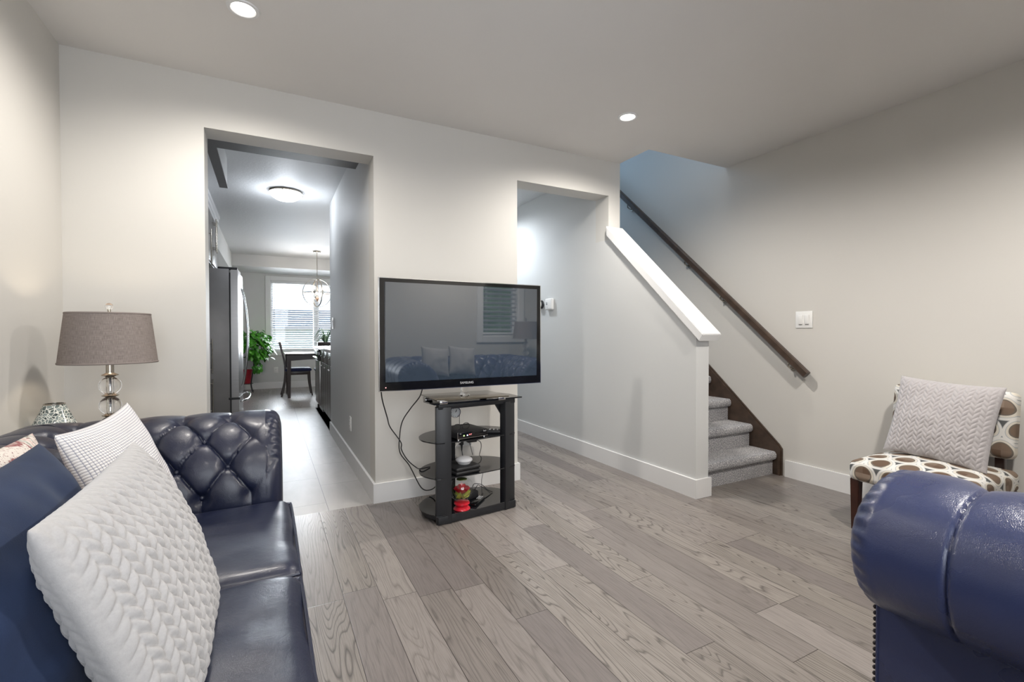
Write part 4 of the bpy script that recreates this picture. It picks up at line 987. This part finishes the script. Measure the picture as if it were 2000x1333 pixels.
t = thing('dishwasher', 'dishwasher with dark control panel at the far end of the counter', 'dishwasher', (.195, 3.80, 0))
b = B(); box(b, .03, .62, 0, .60, .02, .872); ob('tub', b, 'offwhite', t, False)
b = B(); box(b, -.012, .03, .004, .596, .11, .715, .004); ob('door', b, 'steel', t)
b = B(); box(b, -.030, .03, .004, .596, .722, .868, .008, 3); cp = ob('control_panel', b, 'blackgloss', t)
b = B(); box(b, -.05, -.026, .03, .57, .735, .765, .008, 3); ob('handle', b, 'chrome', cp)
b = B(); box(b, -.0315, -.029, .05, .55, .80, .85); ob('control_strip', b, 'steel', cp)
b = B(); cyl(b, (.03, .56, 0), (.03, .56, .06), .02, n=12); ob('foot', b, 'blackmatte', t)
b = B(); box(b, .170, .845, 2.425, 4.43, .876, .910, .004); tag(ob('countertop', b, 'countertop'), 'pale stone counter over the dark cabinets and dishwasher', 'countertop')
# dining set
t = thing('dining_table', 'black dining table in front of the bright window', 'table', (.46, 6.1, 0))
b = B(); box(b, -.64, .64, -.42, .42, .728, .755, .005); ob('tabletop', b, 'darkwood', t)
b = B()
for sy in (-.36, .34): prism(b, [(-.58, .728), (.58, .728), (.58, .63)]+[(.58-1.16*i/10, .63+.025*math.sin(PI*i/10)) for i in range(1, 10)]+[(-.58, .63)], sy, sy+.02, 'Y')
for sx in (-.58, .56): box(b, sx, sx+.02, -.36, .36, .64, .728)
ob('apron', b, 'darkwood', t)
for sx in (-1, 1):
    for sy in (-1, 1):
        b = B(); x, y = sx*.585, sy*.365
        A = [b.verts.new((x+a*.035, y+c*.035, .728)) for a, c in ((-1, -1), (1, -1), (1, 1), (-1, 1))]; C = [b.verts.new((x+a*.022, y+c*.022, 0)) for a, c in ((-1, -1), (1, -1), (1, 1), (-1, 1))]
        for i in range(4): b.faces.new((A[i], A[(i+1) % 4], C[(i+1) % 4], C[i]))
        b.faces.new(A); b.faces.new(C[::-1]); ob('leg', b, 'darkwood', t, False)
def dining_chair(label, loc, rz):
    t = thing('dining_chair', label, 'chair', loc, rz, 'black dining chairs')   # faces +x, back at -x
    b = B(); cushion(b, -.20, .225, -.21, .21, .435, .485, .022, .012, 10, False, 1, .001); ob('seat', b, 'seatblue', t, True, 1.2)
    b = B(); box(b, -.19, .205, -.19, .19, .375, .435, .003); ob('seat_frame', b, 'darkwood', t)
    for sy in (-1, 1):
        b = B(); tube(b, [(.19, sy*.175, .44), (.20, sy*.175, .22), (.235, sy*.175, 0)], lambda s: .021-.006*s, 4, 4); ob('leg', b, 'darkwood', t, True, .5)
        b = B(); tube(b, [(-.255, sy*.175, 0), (-.205, sy*.175, .22), (-.19, sy*.175, .45), (-.215, sy*.175, .66), (-.285, sy*.175, .95)], lambda s: .019, 4, 6); ob('leg', b, 'darkwood', t, True, .5)
    def bx(z): return -.19-.03*((z-.45)/.2)-.02*max(0, (z-.6)/.2)
    b = B(); vs = box(b, -.012, .012, -.175, .175, .85, .95, .004); 
    for v in vs: v.co.x += -.262-(v.co.z-.9)*.24
    ob('top_rail', b, 'darkwood', t)
    b = B(); box(b, -.206, -.186, -.175, .175, .52, .555, .003); ob('lower_rail', b, 'darkwood', t)
    for k in range(6):
        b = B(); y = -.125+.05*k; tube(b, [(-.196, y, .545), (-.215, y, .66), (-.255, y, .86)], .0095, 6, 5); ob('slat', b, 'darkwood', t)
    return t
dining_chair('black dining chair with blue seat, side on at the left table end', (.02, 6.12, 0), 0)
dining_chair('black slat back dining chair turned away, beside the counter end', (.50, 5.845, 0), PI/2)
# chandelier
t = thing('chandelier', 'open metal globe chandelier with candle bulbs above the dining table', 'chandelier', (.316, 5.58, 1.79))
b = B(); lathe(b, [(0, .71), (.062, .71), (.062, .70), (.05, .688), (0, .688)], n=32); ob('canopy', b, 'nickel', t)
b = B(); cyl(b, (0, 0, .24), (0, 0, .69), .006, n=12); ob('rod', b, 'nickel', t)
def band(bm, R_, w, th, rot):
    n = 56; rs = []
    for i in range(n):
        a = 2*PI*i/n; c_, s_ = math.cos(a), math.sin(a)
        rs.append([bm.verts.new(rot @ Vector(((R_+dr)*c_, dw, (R_+dr)*s_))) for dr, dw in ((-th, -w), (th, -w), (th, w), (-th, w))])
    for i in range(n):
        A, C = rs[i], rs[(i+1) % n]
        for k in range(4): bm.faces.new((A[k], A[(k+1) % 4], C[(k+1) % 4], C[k]))
for k, rot in enumerate((Matrix.Rotation(.25, 3, 'Z'), Matrix.Rotation(.25+PI/2, 3, 'Z'), Matrix.Rotation(R90, 3, 'X'))):
    b = B(); band(b, .238-.006*k, .008, .0045, rot); ob('ring', b, 'nickel', t)
b = B(); cyl(b, (0, 0, -.12), (0, 0, .24), .006, n=12); lathe(b, [(0, -.15), (.012, -.14), (.028, -.10), (.02, -.08), (.010, -.06), (0, -.06)], n=20); ob('stem', b, 'copper', t)
for k in range(4):
    a = PI/4+k*PI/2+.3; c_, s_ = math.cos(a), math.sin(a)
    b = B(); tube(b, [(0.01*c_, .01*s_, -.11), (.05*c_, .05*s_, -.10), (.085*c_, .085*s_, -.04), (.10*c_, .10*s_, -.03)], .005, 8, 6); lathe(b, [(0, -.035), (.020, -.032), (.020, -.026), (0, -.026)], (.10*c_, .10*s_, 0), 16); ar = ob('arm', b, 'copper', t)
    b = B(); cyl(b, (.10*c_, .10*s_, -.03), (.10*c_, .10*s_, .05), .011, n=14); ob('candle_sleeve', b, 'white', ar)
    b = B(); lathe(b, [(0, .05), (.010, .055), (.016, .072), (.012, .092), (.004, .108), (0, .112)], (.10*c_, .10*s_, 0), 16); ob('bulb', b, 'bulb_on', ar)
# plants
def leafmesh(bm, p, d, upv, L_, w, fold=.25, n=4):
    d = Vector(d).normalized(); s_ = d.cross(Vector(upv)).normalized(); nn_ = s_.cross(d)
    rows = []
    for i in range(n+1):
        q = i/n; ww = w*(math.sin(PI*min(1, q*.86+.14))**.8)*(1 if q < 1 else 0); c_ = Vector(p)+d*L_*q-nn_*(-1)*0+nn_*(-.35*L_*q*q)
        rows.append((bm.verts.new(c_-s_*ww+nn_*ww*fold), bm.verts.new(c_), bm.verts.new(c_+s_*ww+nn_*ww*fold)))
    for i in range(n):
        for k in (0, 1): bm.faces.new((rows[i][k], rows[i][k+1], rows[i+1][k+1], rows[i+1][k]))
t = thing('plant_stand', 'dark curved metal plant stand holding two pots by the dining wall', 'plant stand', (-.80, 7.02, 0))
for k in range(4):
    a = PI/4+k*PI/2; c_, s_ = math.cos(a), math.sin(a)
    b = B(); tube(b, [(.16*c_, .16*s_, .0), (.13*c_, .13*s_, .03), (.105*c_, .105*s_, .15), (.14*c_, .14*s_, .35), (.175*c_, .175*s_, .52), (.15*c_, .15*s_, .66)], .009, 8, 6); ob('leg', b, 'black', t)
b = B(); tube(b, circ((0, 0, .66), .15, 'Z', 28), .007, 8, 1, True); tube(b, circ((0, 0, .16), .105, 'Z', 28), .006, 8, 1, True); ob('ring', b, 'black', t)
b = B(); cyl(b, (0, 0, .155), (0, 0, .163), .10, n=28); cyl(b, (0, 0, .655), (0, 0, .663), .145, n=28); ob('tray', b, 'black', t)
t = thing('red_pot', 'red tapered pot on the lower tier of the plant stand', 'pot', (-.80, 7.02, .164))
b = B(); lathe(b, [(0, 0), (.065, 0), (.10, .24), (.108, .26), (.10, .26), (.09, .24), (0, .235)], n=32); ob('pot', b, 'redpot', t)
b = B(); lathe(b, [(0, .236), (.09, .236), (0, .245)], n=24); ob('soil', b, 'soil', t)
t = thing('potted_pothos', 'bushy bright green trailing plant in a white pot by the window', 'plant', (-.80, 7.02, .664))
b = B(); lathe(b, [(0, 0), (.10, 0), (.135, .15), (.14, .165), (.13, .165), (.12, .14), (0, .135)], n=32); ob('pot', b, 'white', t)
b = B(); rnd = random.Random(4)
for k in range(520):
    a = rnd.uniform(0, 2*PI); el = rnd.uniform(-.95, 1); rr = rnd.uniform(.75, 1.05)
    cx_ = .10; R1 = .30
    p = Vector((cx_+R1*rr*math.cos(a)*math.sqrt(1-el*el*.8), R1*rr*math.sin(a)*math.sqrt(1-el*el*.8)-.02, .22+.28*el*rr))
    if p.z < .1 and p.x < .02: p.x = abs(p.x)+.03
    out = Vector((math.cos(a), math.sin(a), .3*el-.35)); leafmesh(b, p, out+Vector((rnd.uniform(-.5, .5), rnd.uniform(-.5, .5), rnd.uniform(-.5, .3))), (rnd.uniform(-.3, .3), rnd.uniform(-.3, .3), 1), rnd.uniform(.06, .11), rnd.uniform(.024, .042))
for k in range(40):
    p = Vector((.16+rnd.uniform(-.05, .09), -.12+rnd.uniform(-.08, .08), -.10+rnd.uniform(-.16, .15))); leafmesh(b, p, (rnd.uniform(-.5, .8), -.5, -.9), (0, 0, 1), rnd.uniform(.06, .09), .032)
for k in range(14):
    p = Vector((.36+rnd.uniform(-.04, .10), rnd.uniform(-.1, .1), .02+rnd.uniform(-.06, .28))); leafmesh(b, p, (.9, -.3, rnd.uniform(-.6, .1)), (0, 0, 1), .11, .045)
ob('foliage', b, 'leaf', t, True, 2, recalc=False)
b = B()
for k in range(9):
    a = k*.7; tube(b, [(0, 0, .13), (.07*math.cos(a), .07*math.sin(a), .28), (.17*math.cos(a)+.07, .17*math.sin(a), .30), (.27*math.cos(a)+.09, .27*math.sin(a), .12)], .004, 6, 5)
ob('stems', b, 'leaf', t)
t = thing('spider_plant', 'striped spiky leafed plant standing on the dining table', 'plant', (.50, 6.08, .755))
b = B(); lathe(b, [(0, 0), (.06, 0), (.08, .11), (.085, .12), (.075, .12), (.07, .10), (0, .10)], n=28); ob('pot', b, 'blackmatte', t)
b = B(); rnd = random.Random(2)
for k in range(34):
    a = rnd.uniform(0, 2*PI); L_ = rnd.uniform(.16, .30); h = rnd.uniform(.12, .30)*(1 if k % 3 else 1.2); c_, s_ = math.cos(a), math.sin(a); pts = spline([(0, 0, .10), (.05*c_, .05*s_, .10+h*.7), (.5*L_*c_, .5*L_*s_, .10+h), (L_*c_, L_*s_, .08+h*.55)], 5)
    side = Vector((-s_, c_, 0)); prev = None
    for i, p in enumerate(pts):
        w = .011*math.sin(PI*(.12+.88*i/(len(pts)-1)))+.0005; q = (b.verts.new(p-side*w), b.verts.new(p-Vector((0, 0, w*.5))), b.verts.new(p+side*w))
        if prev:
            for j in (0, 1): b.faces.new((prev[j], prev[j+1], q[j+1], q[j]))
        prev = q
ob('foliage', b, 'leaf2', t, True, 2, recalc=False)

# ------------------------------------------------------------------ outside the dining window
t = thing('hedge', 'green hedge outside, glimpsed through the blind mirrored in the screen', 'hedge', (3.2, -6.6, -.8))
b = B()
def hdg(u, v):
    x = -2.2+4.4*u; a = PI*v; p = Vector((x, -.7*math.cos(a), 3.3*math.sin(a)**.6)); n = noise.noise(p*2.2)*.25+noise.noise(p*7)*.12; return p+Vector((0, -math.cos(a), math.sin(a)))*n
grid(b, hdg, 60, 40); ob('foliage', b, 'lawn', t, True, 2)
b = B(); box(b, -30, 30, 7.7, 60, -.9, -.8); struct('ground_outside', b, 'lawn')
t = thing('neighbour_house', 'pale house with slate roof glimpsed low through the blind', 'house', (3.4, 26, -.8))
b = B(); box(b, -3.6, 3.6, 0, 6, 0, 2.2); ob('wall', b, 'siding', t, False)
b = B(); prism(b, [(-.3, 2.2), (3, 3.4), (6.3, 2.2)], -3.9, 3.9, 'X'); ob('roof', b, 'roof', t, False)
